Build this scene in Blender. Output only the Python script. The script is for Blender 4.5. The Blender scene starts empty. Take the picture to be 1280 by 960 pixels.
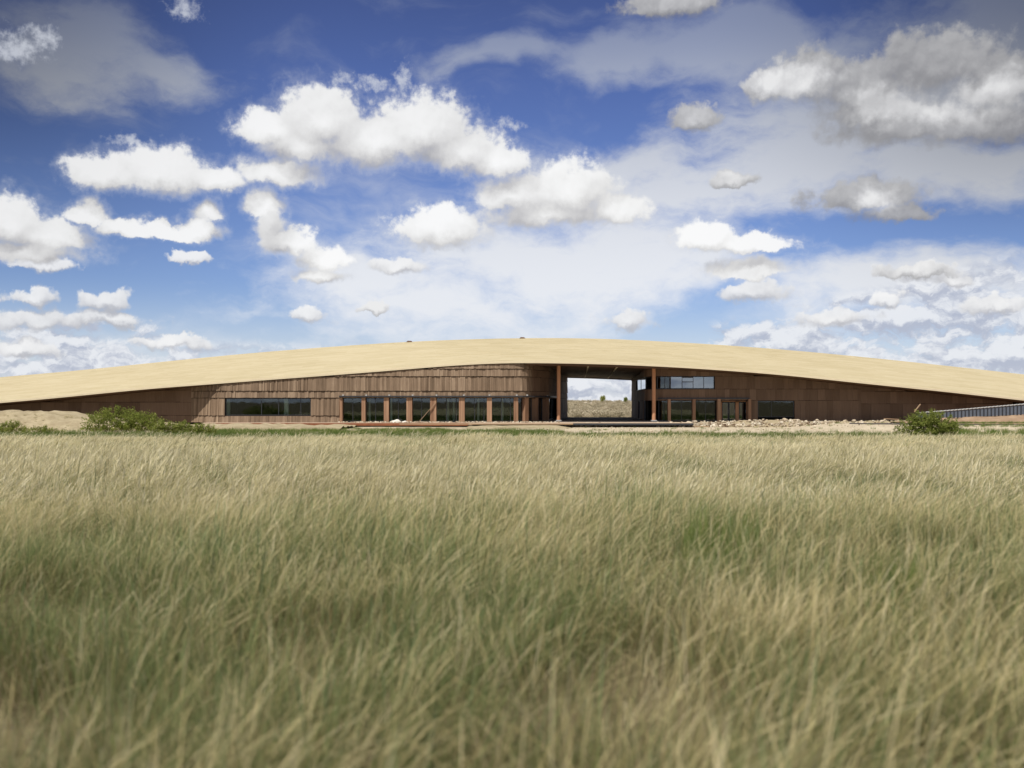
import bpy, bmesh, math, random
import numpy as np
from mathutils import Vector, Matrix, noise as mnoise
PI = math.pi
R = math.radians
rnd = random.Random(7)
S = bpy.context.scene
C = S.collection

# ------------------------------------------------------------------ camera
CAMZ = 2.6
F = 1280.0            # focal length in photo pixels, horizon at row 502.5
HOR = 502.5
cam = bpy.data.cameras.new('camera')
camo = bpy.data.objects.new('camera', cam)
C.objects.link(camo)
camo.location = (0, 0, CAMZ)
camo.rotation_euler = (R(90), 0, 0)
cam.lens = 36.0
cam.sensor_width = 36.0
cam.shift_y = (HOR - 480) / 1280.0
cam.clip_start = 0.05
cam.clip_end = 60000
cam.dof.use_dof = True
cam.dof.focus_distance = 100.0
cam.dof.aperture_fstop = 1.35
S.camera = camo
S.view_settings.view_transform = 'Standard'
S.view_settings.look = 'None'
S.view_settings.exposure = 0.0
S.view_settings.gamma = 1.0
S.view_settings.use_curve_mapping = False
S.cycles.max_bounces = 6
S.cycles.diffuse_bounces = 2
S.cycles.glossy_bounces = 3
S.cycles.transmission_bounces = 4
S.cycles.transparent_max_bounces = 12

# ------------------------------------------------------------------ sun
SUN_EL, SUN_AZ = R(57), R(-32)       # azimuth: towards the left behind the camera
sv = Vector((math.sin(SUN_AZ) * math.cos(SUN_EL), -math.cos(SUN_AZ) * math.cos(SUN_EL), math.sin(SUN_EL)))
sun = bpy.data.lights.new('sun', 'SUN')
sun.energy = 4.9
sun.angle = R(0.5)
sun.color = (1.0, 0.95, 0.87)
suno = bpy.data.objects.new('sun', sun)
C.objects.link(suno)
suno.rotation_euler = sv.to_track_quat('Z', 'Y').to_euler()

# ------------------------------------------------------------------ node helpers
def clamp01(v): return max(0.0, min(1.0, v))

class NT:
    """tiny wrapper for building node trees"""
    def __init__(s, tree): s.t = tree; s.n = tree.nodes; s.l = tree.links
    def new(s, typ, **kw):
        n = s.n.new(typ)
        for k, v in kw.items(): setattr(n, k, v)
        return n
    def put(s, node, idx, v):
        if v is None: return
        if isinstance(v, bpy.types.NodeSocket): s.l.new(v, node.inputs[idx])
        else: node.inputs[idx].default_value = v
    def m(s, op, a, b=None, c=None, clamp=False):
        n = s.new('ShaderNodeMath', operation=op, use_clamp=clamp)
        s.put(n, 0, a); s.put(n, 1, b); s.put(n, 2, c)
        return n.outputs[0]
    def v(s, op, a, b=None, scale=None):
        n = s.new('ShaderNodeVectorMath', operation=op)
        s.put(n, 0, a); s.put(n, 1, b)
        if scale is not None: s.put(n, 'Scale', scale)
        return n.outputs['Value'] if op in ('LENGTH', 'DOT_PRODUCT', 'DISTANCE') else n.outputs[0]
    def noise(s, vec, scale, detail=4, rough=0.5, dist=0.0, out='Fac', dim='3D', w=None):
        n = s.new('ShaderNodeTexNoise', noise_dimensions=dim)
        if vec is not None: s.put(n, 'Vector', vec)
        s.put(n, 'Scale', scale); s.put(n, 'Detail', detail); s.put(n, 'Roughness', rough); s.put(n, 'Distortion', dist)
        return n.outputs[0] if out == 'Fac' else n.outputs[1]
    def ss(s, x, a, b, lo=0.0, hi=1.0):
        n = s.new('ShaderNodeMapRange', interpolation_type='SMOOTHSTEP')
        s.put(n, 0, x); s.put(n, 1, a); s.put(n, 2, b); s.put(n, 3, lo); s.put(n, 4, hi)
        return n.outputs[0]
    def lin(s, x, a, b, lo=0.0, hi=1.0):
        n = s.new('ShaderNodeMapRange')
        s.put(n, 0, x); s.put(n, 1, a); s.put(n, 2, b); s.put(n, 3, lo); s.put(n, 4, hi)
        return n.outputs[0]
    def mix(s, f, a, b, bt='MIX'):
        n = s.new('ShaderNodeMix', data_type='RGBA', blend_type=bt)
        s.put(n, 0, f)
        for i, x in ((6, a), (7, b)):
            if isinstance(x, tuple) and len(x) == 3: x = x + (1,)
            s.put(n, i, x)
        return n.outputs[2]
    def ramp(s, f, stops):
        n = s.new('ShaderNodeValToRGB')
        e = n.color_ramp.elements
        while len(e) > 1: e.remove(e[0])
        e[0].position = stops[0][0]; e[0].color = stops[0][1] + (1,)
        for p, c in stops[1:]:
            k = e.new(p); k.color = c + (1,)
        s.put(n, 0, f)
        return n.outputs[0]
    def xyz(s, x, y, z=0.0):
        n = s.new('ShaderNodeCombineXYZ'); s.put(n, 0, x); s.put(n, 1, y); s.put(n, 2, z)
        return n.outputs[0]
    def sep(s, v):
        n = s.new('ShaderNodeSeparateXYZ'); s.put(n, 0, v)
        return n.outputs

def pix_dir(px, py):
    """azimuth and elevation (in radians * 1280) of a direction measured in the photograph"""
    dx, dy, dz = (px - 640) / F, 1.0, (HOR - py) / F
    return math.atan2(dx, dy) * 1280, math.atan2(dz, math.hypot(dx, dy)) * 1280

# ------------------------------------------------------------------ world: Nishita sky with cumulus and thin veils
W = bpy.data.worlds.new('World')
S.world = W
W.use_nodes = True
W.node_tree.nodes.clear()
w = NT(W.node_tree)
tc = w.new('ShaderNodeTexCoord')
D3 = w.v('NORMALIZE', tc.outputs['Generated'])
dx, dy, dz = w.sep(D3)[0:3]
az = w.m('MULTIPLY', w.m('ARCTAN2', dx, dy), 1280.0)
el = w.m('MULTIPLY', w.m('ARCSINE', dz), 1280.0)
P = w.xyz(az, el, 0.0)
sky = w.new('ShaderNodeTexSky', sky_type='NISHITA')
sky.sun_disc = False
sky.sun_elevation = SUN_EL
sky.sun_rotation = math.atan2(sv.x, sv.y)
sky.altitude = 1000
sky.air_density = 1.0
sky.dust_density = 0.6
sky.ozone_density = 2.0
# clear air, deeper blue with height; then lens corner darkening painted in
tint = w.ramp(w.lin(el, 0, 560), [(0.0, (0.80, 0.84, 1.00)), (0.27, (0.74, 0.79, 1.06)), (0.46, (0.70, 0.74, 1.05)), (0.69, (0.58, 0.60, 0.92)), (1.0, (0.40, 0.38, 0.60))])
vignette = w.m('SUBTRACT', 1.0, w.m('MULTIPLY', w.m('MULTIPLY', w.ss(w.m('ABSOLUTE', az), 200, 640), w.ss(el, 40, 380)), 0.52))  # lens vignetting put into the sky colour, darker sideways and higher up
skyc = w.mix(1.0, sky.outputs[0], tint, 'MULTIPLY')
skyc = w.v('MULTIPLY', skyc, w.xyz(vignette, vignette, vignette))

# cumulus heaps: (px, py, half width, half height)
CUM = [
 (405,156,72,54),(338,164,48,32),(380,185,70,30),(470,180,110,46),(528,166,78,52),(575,192,64,42),(622,206,46,32),
 (640,246,62,38),(712,244,78,48),(768,266,54,30),(690,270,118,24),
 (550,289,70,38),
 (128,220,48,30),(205,220,76,36),(266,226,46,22),(350,218,60,27),
 (8,280,58,38),(55,298,58,30),(25,318,88,22),
 (330,258,27,24),(338,285,26,30),(360,306,44,24),(405,326,42,22),(402,346,42,14),
 (262,268,24,20),(250,290,34,18),(205,292,46,13),(155,286,42,15),(112,270,32,20),
 (882,298,46,26),(935,306,66,16),(938,338,68,19),
]
DARKC = [
 (1010,105,60,44),(962,112,34,30),(1085,112,70,48),(1170,85,90,50),(1250,110,70,54),(1130,160,112,36),(1225,160,100,42),(1090,140,80,40),
 (868,152,44,24),(1080,250,80,28),(1120,268,60,18),(915,227,34,14),(835,8,80,24),(468,386,23,10),(1145,340,52,12),
]
TINY = [(38,372,42,17),(132,379,40,20),(45,403,72,22),(140,400,62,17),(385,397,34,17),(942,368,56,20),(778,404,46,20),(1190,350,30,13),(1106,377,26,14),(30,437,60,16),(215,430,50,14),(500,335,40,16),(1040,400,60,18),(1250,385,50,18),(1150,342,60,16),(235,323,34,12),(60,335,50,12),]
SCRAP = [(504,100,12,20),(468,108,20,9),(638,156,17,9),(165,178,26,7),(430,100,16,9),(232,12,20,14),(20,62,30,18),(55,50,16,12)]
def blob_group(name, blobs, k=0.20, under=1.5):
    g = bpy.data.node_groups.new(name, 'ShaderNodeTree')
    g.interface.new_socket('P', in_out='INPUT', socket_type='NodeSocketVector')
    g.interface.new_socket('D', in_out='OUTPUT', socket_type='NodeSocketFloat')
    b = NT(g)
    gi = b.new('NodeGroupInput'); go = b.new('NodeGroupOutput')
    def mad(sx, sy, ox, oy):
        n = b.new('ShaderNodeVectorMath', operation='MULTIPLY_ADD')
        b.put(n, 0, gi.outputs[0]); b.put(n, 1, (sx, sy, 0)); b.put(n, 2, (ox, oy, 0))
        return n.outputs[0]
    cur = None
    for (px, py, rx, ry) in blobs:
        ca, ce = pix_dir(px, py)
        ln = b.v('LENGTH', b.v('MAXIMUM', mad(1 / rx, 1 / ry, -ca / rx, -ce / ry), mad(1 / rx, -under / ry, -ca / rx, under * ce / ry)))
        cur = ln if cur is None else b.m('SMOOTH_MIN', cur, ln, k)
    b.l.new(b.m('SUBTRACT', 1.0, cur), go.inputs[0])
    return g
def use(g, vec):
    n = w.new('ShaderNodeGroup'); n.node_tree = g
    w.put(n, 0, vec)
    return n.outputs[0]
def n2(vec, sc, det, rough=0.55, out='Fac'): return w.noise(vec, sc, det, rough, out=out, dim='2D')
def vnoise(vec, sc, amp, detail, seed, rough=0.55):
    c = n2(w.v('ADD', vec, (seed, seed * 0.7, 0)), sc, detail, rough, out='Color')
    return w.v('MULTIPLY', w.v('SUBTRACT', c, (0.5, 0.5, 0.5)), (amp, amp, 0))
Pw = w.v('ADD', P, vnoise(P, 1 / 32, 24, 4, 11.0, 0.6))
gC = blob_group('cumulus_heaps', CUM)
gD = blob_group('grey_heaps', DARKC)
gT = blob_group('small_heaps', TINY)
gS = blob_group('cloud_scraps', SCRAP)
def puff(vec):      # cauliflower detail
    vo = w.new('ShaderNodeTexVoronoi', feature='SMOOTH_F1', voronoi_dimensions='2D')
    w.put(vo, 'Vector', vec); w.put(vo, 'Scale', 1 / 26); w.put(vo, 'Detail', 2.0); w.put(vo, 'Roughness', 0.5); w.put(vo, 'Smoothness', 0.6)
    a = w.m('SUBTRACT', 0.55, vo.outputs['Distance'])
    b = w.m('SUBTRACT', n2(vec, 1 / 40, 7, 0.56), 0.5)
    return w.m('ADD', w.m('MULTIPLY', a, 0.42), w.m('MULTIPLY', b, 1.25))
def wv(vec): return w.v('ADD', vec, vnoise(vec, 1 / 14, 9, 2, 5.0))
n0 = puff(wv(P))
n1 = puff(wv(w.v('ADD', P, (-3.0, 7.0, 0))))
relief = w.m('SUBTRACT', n0, n1)
fine = w.m('SUBTRACT', n2(P, 1 / 9, 5, 0.6), 0.5)
def layer(g, ampn, lo, hi, off=(-7, 20, 0), form=True):
    d0 = use(g, Pw)
    d = w.m('ADD', d0, w.m('ADD', w.m('MULTIPLY', n0, ampn), w.m('MULTIPLY', fine, 0.30)))
    f = None
    if form:
        f = w.m('SUBTRACT', d0, use(g, w.v('ADD', Pw, off)))
        hi = w.ss(f, -0.35, 0.45, hi * 1.1, hi * 0.5)       # crisp heads, frayed bases
    a = w.ss(d, lo, hi)
    return d, a, f
dC, aC, fC = layer(gC, 0.46, 0.0, 0.55, off=(-9, 27, 0))
dD, aD, fD = layer(gD, 0.5, -0.04, 0.6)
dT, aT, fT = layer(gT, 0.95, 0.0, 0.62, off=(-3, 9, 0))

aS = w.m('MULTIPLY', w.ss(w.m('ADD', use(gS, Pw), w.m('ADD', w.m('MULTIPLY', fine, 2.2), w.m('MULTIPLY', n0, 0.5))), -0.35, 1.2), 0.75)

# low bank of small clouds towards the horizon, drawn out sideways by distance
Pl = w.v('MULTIPLY', P, (1 / 70.0, 1 / 30.0, 0))
Pl = w.v('ADD', Pl, vnoise(P, 1 / 34, 0.8, 4, 3.0))
lb0 = n2(Pl, 1.0, 8, 0.58)
lb1 = n2(w.v('ADD', Pl, (-0.05, 0.30, 0)), 1.0, 5, 0.58)
rightm = w.m('MULTIPLY', w.ss(w.m('ADD', el, w.m('MULTIPLY', az, -0.20)), 15, 62, 1.0, 0.0), w.ss(az, 90, 330))
leftm = w.m('MULTIPLY', w.ss(az, -480, -330, 1.0, 0.0), w.ss(el, 60, 112, 1.0, 0.0))
lowm = w.m('MAXIMUM', w.m('MAXIMUM', rightm, leftm), w.ss(el, 18, 95, 0.9, 0.0))
aL = w.m('MULTIPLY', w.ss(w.m('ADD', lb0, w.m('MULTIPLY', lowm, 0.19)), 0.50, 0.67), w.ss(lowm, 0.0, 0.5))
fL = w.m('SUBTRACT', lb0, lb1)

# high thin veils
Pv = w.v('ADD', P, vnoise(P, 1 / 200, 110, 4, 77.0, 0.5))
rip = w.m('SUBTRACT', n2(w.v('MULTIPLY', Pw, (1 / 46.0, 1 / 20.0, 0)), 1.0, 6, 0.6), 0.5)
va = n2(w.v('ADD', w.v('MULTIPLY', Pv, (1 / 240.0, 1 / 85.0, 0)), (3.3, 1.2, 0)), 1.0, 8, 0.58)
VEIL = [(700,330,300,80),(860,235,270,80),(1010,190,230,90),(1130,120,300,90),(1230,40,200,90),(560,385,300,62),(1200,215,200,60),(930,60,200,42),(760,75,130,36),(620,72,110,22),(100,62,120,62),(200,85,110,30),(1180,360,260,44),(800,330,200,70),(450,350,110,40)]
gV = blob_group('veils', VEIL, 0.35, 1.0)
dV = use(gV, Pv)
dVn = w.m('ADD', dV, w.m('ADD', w.m('MULTIPLY', w.m('SUBTRACT', va, 0.5), 1.5), w.m('MULTIPLY', rip, 0.55)))
aV = w.m('MULTIPLY', w.ss(dVn, -0.12, 0.75), w.ss(el, 330, 470, 0.94, 0.55))
wisps = w.m('MULTIPLY', w.ss(va, 0.46, 0.80), 0.42)
aV = w.m('MAXIMUM', aV, wisps)

# everywhere else (beside, above and behind the view): the same kind of broken cloud
outm = w.m('MAXIMUM', w.ss(w.m('ABSOLUTE', az), 620, 900), w.ss(el, 520, 700))
gen = w.noise(w.v('MULTIPLY', D3, (1, 1, 2.2)), 2.6, 6, 0.56)
aG = w.m('MULTIPLY', w.ss(gen, 0.50, 0.60), outm)
fG = w.ss(gen, 0.52, 0.72)

WHITE = (8.7, 8.75, 8.85)
darken = w.m('MULTIPLY', w.ss(el, 300, 500, 1.0, 0.85), w.lin(vignette, 0.4, 1.0, 0.78, 1.0))  # clouds take the painted corner darkening too
veilc = w.mix(w.ss(el, 120, 480), (8.3, 8.5, 8.9), (3.5, 3.9, 4.9))
veilc = w.v('MULTIPLY', veilc, w.xyz(vignette, vignette, vignette))
col = w.mix(aV, skyc, veilc)
col = w.mix(w.ss(el, -10, 150, 0.62, 0.0), col, (7.6, 8.0, 8.8))      # pale air low down
col = w.mix(aG, col, w.mix(fG, WHITE, (4.0, 4.1, 4.4)))
xl = w.m('ADD', fL, w.m('ADD', w.m('MULTIPLY', relief, 0.12), w.m('MULTIPLY', fine, 0.10)))
col = w.mix(w.m('MULTIPLY', aL, 0.92), col, w.mix(w.ss(xl, -0.14, 0.13), (4.6, 5.0, 6.1), (8.2, 8.4, 8.8)))
col = w.mix(aS, col, (6.2, 6.5, 7.2))
col = w.mix(w.m('MULTIPLY', aT, 0.9), col, w.mix(w.ss(w.m('ADD', fT, w.m('MULTIPLY', relief, 0.4)), -0.40, 0.75), (4.9, 4.95, 5.3), (9.2, 9.2, 9.2)))
BR = [(985,105,60,30),(1110,130,60,26),(1190,128,90,24),(1255,118,60,30),(1095,255,30,20)]
gB = blob_group('sunlit_heads', BR, 0.3, 1.0)
br = w.ss(w.m('ADD', use(gB, Pw), w.m('MULTIPLY', n0, 0.5)), -0.25, 0.7)
big = w.m('SUBTRACT', n2(P, 1 / 70, 3, 0.5), 0.5)
xd = w.m('ADD', w.m('ADD', w.m('MULTIPLY', fD, 0.60), w.m('MULTIPLY', relief, 0.42)), w.m('ADD', w.m('MULTIPLY', br, 0.62), w.m('MULTIPLY', big, 0.5)))
colD = w.v('MULTIPLY', w.ramp(w.lin(xd, -0.42, 1.0), [(0.0, (0.22, 0.22, 0.235)), (0.3, (0.31, 0.31, 0.325)), (0.55, (0.46, 0.46, 0.47)), (0.8, (0.66, 0.66, 0.67)), (1.0, (0.84, 0.84, 0.84))]), (10, 10, 10))
col = w.mix(w.m('MULTIPLY', aD, 0.93), col, colD)
xc = w.m('ADD', w.m('MULTIPLY', fC, 1.0), w.m('ADD', w.m('ADD', w.m('MULTIPLY', relief, 0.30), w.m('MULTIPLY', big, 0.35)), w.m('MULTIPLY', fine, 0.08)))
colC = w.v('MULTIPLY', w.ramp(w.lin(xc, -0.62, 0.72), [(0.0, (0.40, 0.40, 0.425)), (0.25, (0.54, 0.535, 0.545)), (0.5, (0.73, 0.725, 0.72)), (0.8, (0.90, 0.90, 0.895)), (1.0, (0.97, 0.97, 0.97))]), (10, 10, 10))
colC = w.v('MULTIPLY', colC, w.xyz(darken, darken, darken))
skirt = w.m('MULTIPLY', w.ss(w.m('ADD', dC, w.m('MULTIPLY', fine, 0.25)), -0.30, 0.35), 0.34)
col = w.mix(skirt, col, (6.6, 6.9, 7.6))
col = w.mix(w.m('MULTIPLY', aC, 0.95), col, colC)
bg = w.new('ShaderNodeBackground')
w.put(bg, 'Color', col)
bg.inputs['Strength'].default_value = 0.1
ow = w.new('ShaderNodeOutputWorld')
w.l.new(bg.outputs[0], ow.inputs[0])
W.cycles.sampling_method = 'MANUAL'
W.cycles.sample_map_resolution = 512

# ------------------------------------------------------------------ materials
def material(name, build, rough=0.8, spec=0.2, **kw):
    m = bpy.data.materials.new(name); m.use_nodes = True
    t = NT(m.node_tree)
    b = m.node_tree.nodes['Principled BSDF']
    b.inputs['Roughness'].default_value = rough
    b.inputs['Specular IOR Level'].default_value = spec
    for k, v in kw.items(): b.inputs[k].default_value = v
    r = build(t, b)
    if r is not None: t.put(b, 'Base Color', r if not isinstance(r, tuple) else r + (1,))
    return m
def bump(t, b, h, strength=0.4, dist=0.02):
    n = t.new('ShaderNodeBump'); t.put(n, 'Height', h)
    n.inputs['Strength'].default_value = strength; n.inputs['Distance'].default_value = dist
    t.l.new(n.outputs[0], b.inputs['Normal'])
def gpos(t): return t.new('ShaderNodeNewGeometry').outputs['Position']
def attr(t, name): return t.new('ShaderNodeAttribute', attribute_name=name).outputs['Fac']
def orand(t): return t.new('ShaderNodeObjectInfo').outputs['Random']

def wood_mat(name, dark, mid, light, grain=(9, 9, 0.7)):
    def f(t, b):
        p = t.v('MULTIPLY', gpos(t), grain)
        g = t.noise(p, 1.0, 6, 0.6)
        tone = attr(t, 'tone')
        x = t.m('ADD', t.m('MULTIPLY', tone, 0.50), t.m('MULTIPLY', orand(t), 0.14))
        x = t.m('ADD', x, t.m('MULTIPLY', t.m('SUBTRACT', g, 0.5), 0.7))
        big = t.noise(gpos(t), 0.25, 3, 0.5)
        x = t.m('ADD', x, t.m('MULTIPLY', t.m('SUBTRACT', big, 0.5), 0.5))
        c = t.ramp(x, [(0.0, dark), (0.45, mid), (1.0, light)])
        bump(t, b, g, 0.35, 0.01)
        return c
    return material(name, f, 0.72, 0.25)
M = {}
M['cladding'] = wood_mat('cladding_wood', (0.13, 0.088, 0.056), (0.235, 0.165, 0.110), (0.42, 0.32, 0.225))
M['cladding_dark'] = wood_mat('cladding_dark', (0.13, 0.082, 0.053), (0.187, 0.122, 0.082), (0.255, 0.168, 0.115))
M['pier'] = wood_mat('pier_wood', (0.22, 0.12, 0.07), (0.35, 0.21, 0.13), (0.50, 0.33, 0.21))
M['column'] = wood_mat('column_wood', (0.40, 0.20, 0.11), (0.52, 0.27, 0.15), (0.62, 0.36, 0.21), (14, 14, 0.5))
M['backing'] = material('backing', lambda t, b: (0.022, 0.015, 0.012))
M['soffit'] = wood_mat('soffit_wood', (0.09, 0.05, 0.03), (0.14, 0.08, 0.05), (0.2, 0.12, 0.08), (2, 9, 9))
def roof_f(t, b):
    p = gpos(t)
    streak = t.noise(t.v('MULTIPLY', p, (0.35, 3.0, 9.0)), 1.0, 6, 0.65)
    fine = t.noise(t.v('MULTIPLY', p, (4.0, 9.0, 14.0)), 1.0, 4, 0.6)
    big = t.noise(p, 0.06, 3, 0.5)
    tone = attr(t, 'tone')
    x = t.m('ADD', t.m('MULTIPLY', streak, 0.55), t.m('MULTIPLY', fine, 0.25))
    x = t.m('ADD', x, t.m('MULTIPLY', t.m('SUBTRACT', big, 0.4), 0.45))
    x = t.m('ADD', x, t.m('MULTIPLY', tone, 0.22))
    x = t.m('ADD', x, t.m('MULTIPLY', t.m('SUBTRACT', t.noise(t.v('MULTIPLY', p, (0.25, 0.5, 0.5)), 1.0, 5, 0.6), 0.5), 0.5))
    bump(t, b, t.m('ADD', streak, fine), 0.2, 0.015)
    return t.ramp(x, [(0.15, (0.42, 0.355, 0.215)), (0.5, (0.51, 0.44, 0.285)), (0.9, (0.59, 0.52, 0.36))])
M['roof'] = material('roof_shingle', roof_f, 0.85, 0.15)
M['fascia'] = material('fascia', lambda t, b: t.mix(t.noise(t.v('MULTIPLY', gpos(t), (0.6, 1, 1)), 2.0, 4), (0.60, 0.52, 0.36), (0.72, 0.63, 0.45)), 0.6)
M['metal_dark'] = material('dark_metal', lambda t, b: t.mix(t.noise(gpos(t), 3, 3), (0.035, 0.038, 0.045), (0.07, 0.072, 0.08)), 0.45, 0.4, Metallic=0.4)
M['metal_light'] = material('light_metal', lambda t, b: (0.42, 0.42, 0.41), 0.4, 0.4)
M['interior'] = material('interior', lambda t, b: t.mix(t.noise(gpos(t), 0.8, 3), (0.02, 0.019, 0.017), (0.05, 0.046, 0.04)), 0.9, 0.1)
M['interior_light'] = material('interior_light', lambda t, b: (0.8, 0.8, 0.76), 0.9, 0.1)
def glass_f(refl, tr):
    def f(t, b):
        out = t.n['Material Output']
        g = t.new('ShaderNodeBsdfGlossy'); g.inputs['Roughness'].default_value = 0.015
        g.inputs['Color'].default_value = (0.86, 0.93, 1.0, 1)
        tr_ = t.new('ShaderNodeBsdfTransparent'); tr_.inputs['Color'].default_value = tr
        lw = t.new('ShaderNodeFresnel'); lw.inputs['IOR'].default_value = 1.52
        wv = t.noise(gpos(t), 0.7, 1, 0.5)
        bm = t.new('ShaderNodeBump'); t.put(bm, 'Height', wv); bm.inputs['Strength'].default_value = 0.05; bm.inputs['Distance'].default_value = 0.02
        t.l.new(bm.outputs[0], g.inputs['Normal'])
        k = t.m('ADD', t.m('MULTIPLY', lw.outputs[0], 0.9), refl, clamp=True)
        mx = t.new('ShaderNodeMixShader')
        t.put(mx, 0, k); t.l.new(tr_.outputs[0], mx.inputs[1]); t.l.new(g.outputs[0], mx.inputs[2])
        t.l.new(mx.outputs[0], out.inputs[0])
        return None
    return f
M['glass'] = material('window_glass', glass_f(0.03, (0.78, 0.84, 0.80, 1)))
M['glass_coated'] = material('coated_glass', glass_f(0.24, (0.3, 0.36, 0.4, 1)))
def conc(a, bb, sc=1.5):
    def f(t, b):
        n = t.noise(gpos(t), sc, 8, 0.6)
        bump(t, b, n, 0.4, 0.02)
        return t.ramp(n, [(0.3, a), (0.7, bb)])
    return f
M['slab'] = material('terrace_slab', conc((0.42, 0.31, 0.22), (0.60, 0.48, 0.36)), 0.9)
M['slab_rust'] = material('terrace_edge', conc((0.16, 0.055, 0.028), (0.30, 0.12, 0.06)), 0.85)
M['floor'] = material('passage_floor', conc((0.05, 0.045, 0.045), (0.09, 0.08, 0.08)), 0.8)
M['stone'] = material('stone', lambda t, b: t.mix(orand(t), t.ramp(t.noise(gpos(t), 2.5, 6, 0.6), [(0.3, (0.30, 0.23, 0.15)), (0.7, (0.55, 0.45, 0.32))]), (0.55, 0.48, 0.38)), 0.9, 0.1)
M['rubble'] = material('rubble', lambda t, b: t.ramp(t.m('ADD', t.m('MULTIPLY', t.noise(gpos(t), 1.6, 6, 0.6), .6), t.m('MULTIPLY', attr(t, 'tone'), .45)), [(0.3, (0.13, 0.08, 0.05)), (0.42, (0.36, 0.28, 0.19)), (0.6, (0.56, 0.48, 0.36)), (0.75, (0.72, 0.66, 0.54))]), 0.9, 0.1)
M['plaster'] = material('white_sacking', conc((0.60, 0.56, 0.48), (0.80, 0.77, 0.70), 4), 0.8)
M['pvc'] = material('grey_panel', lambda t, b: t.mix(t.noise(gpos(t), 2, 4), (0.08, 0.095, 0.12), (0.15, 0.17, 0.21)), 0.4, 0.4)
M['plank'] = wood_mat('bare_plank', (0.30, 0.2, 0.12), (0.42, 0.3, 0.19), (0.55, 0.42, 0.28))
M['pipe'] = material('grey_pipe', lambda t, b: (0.10, 0.09, 0.085), 0.7)

def foliage(name, stops, trans=0.35, use_t=False, patch=0.15):
    def f(t, b):
        out = t.n['Material Output']
        p = gpos(t)
        x = t.m('MULTIPLY', orand(t), 0.40)
        x = t.m('ADD', x, t.m('MULTIPLY', t.noise(t.v('MULTIPLY', p, (1, 0.45, 0)), patch, 4, 0.55), 0.34))
        x = t.m('ADD', x, t.m('MULTIPLY', attr(t, 'tone'), 0.70))
        x = t.m('SUBTRACT', x, 0.22)
        c = t.ramp(x, stops[0])
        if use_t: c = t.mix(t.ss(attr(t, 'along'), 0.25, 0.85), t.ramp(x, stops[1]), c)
        t.put(b, 'Base Color', c)
        tl = t.new('ShaderNodeBsdfTranslucent'); t.put(tl, 'Color', c)
        mx = t.new('ShaderNodeMixShader'); mx.inputs[0].default_value = trans
        t.l.new(b.outputs[0], mx.inputs[1]); t.l.new(tl.outputs[0], mx.inputs[2]); t.l.new(mx.outputs[0], out.inputs[0])
        return None
    return material(name, f, 0.6, 0.15)
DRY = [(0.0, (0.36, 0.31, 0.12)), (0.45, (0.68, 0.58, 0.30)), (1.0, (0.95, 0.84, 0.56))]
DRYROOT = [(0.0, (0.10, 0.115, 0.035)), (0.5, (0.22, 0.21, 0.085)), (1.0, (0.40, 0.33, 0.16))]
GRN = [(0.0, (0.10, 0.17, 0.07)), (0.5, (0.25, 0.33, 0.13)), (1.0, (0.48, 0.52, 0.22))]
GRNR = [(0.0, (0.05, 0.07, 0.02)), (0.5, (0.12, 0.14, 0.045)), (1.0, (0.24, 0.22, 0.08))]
M['litter'] = foliage('dry_litter', ([(0, (0.13, 0.085, 0.045)), (0.5, (0.25, 0.18, 0.10)), (1, (0.40, 0.31, 0.19))],), 0.25)
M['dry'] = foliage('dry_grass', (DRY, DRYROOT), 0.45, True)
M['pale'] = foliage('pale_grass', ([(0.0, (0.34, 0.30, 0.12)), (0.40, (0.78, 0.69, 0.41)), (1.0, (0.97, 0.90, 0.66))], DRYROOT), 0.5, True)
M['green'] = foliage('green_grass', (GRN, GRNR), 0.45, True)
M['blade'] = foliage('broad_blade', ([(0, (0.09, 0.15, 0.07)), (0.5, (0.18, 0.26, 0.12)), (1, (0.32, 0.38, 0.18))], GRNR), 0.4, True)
M['lush'] = foliage('lush_grass', ([(0, (0.07, 0.12, 0.02)), (0.5, (0.13, 0.19, 0.045)), (1, (0.24, 0.29, 0.08))],), 0.35)
M['leaf'] = foliage('shrub_leaf', ([(0, (0.12, 0.16, 0.025)), (0.5, (0.27, 0.31, 0.07)), (1, (0.48, 0.47, 0.15))],), 0.5, patch=1.2)
M['scrub'] = foliage('scrub_leaf', ([(0, (0.16, 0.15, 0.09)), (0.5, (0.42, 0.36, 0.25)), (1, (0.72, 0.64, 0.48))],), 0.2, patch=0.5)
M['bark'] = material('bark', lambda t, b: (0.12, 0.085, 0.055), 0.9)

def ground_f(t, b):
    p = gpos(t); x, y, z = t.sep(p)[0:3]
    n = t.noise(p, 0.35, 8, 0.6); fine = t.noise(p, 6, 6, 0.65)
    yy = t.m('ADD', y, t.m('MULTIPLY', t.m('SUBTRACT', n, 0.5), 9.0))
    soil = t.ramp(fine, [(0.3, (0.07, 0.055, 0.03)), (0.7, (0.17, 0.14, 0.075))])
    sand = t.ramp(t.m('ADD', t.m('MULTIPLY', fine, 0.6), t.m('MULTIPLY', n, 0.4)), [(0.35, (0.40, 0.33, 0.23)), (0.55, (0.56, 0.48, 0.35)), (0.7, (0.66, 0.59, 0.45))])
    c = t.mix(t.ss(yy, 73, 79), soil, sand)
    far = t.ramp(t.noise(p, 0.12, 8, 0.65), [(0.35, (0.26, 0.23, 0.15)), (0.5, (0.44, 0.38, 0.28)), (0.65, (0.60, 0.53, 0.42))])
    c = t.mix(t.ss(y, 138, 150), c, far)
    bump(t, b, t.m('ADD', fine, n), 0.8, 0.08)
    return c
M['ground'] = material('ground', ground_f, 0.95, 0.1)
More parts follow.
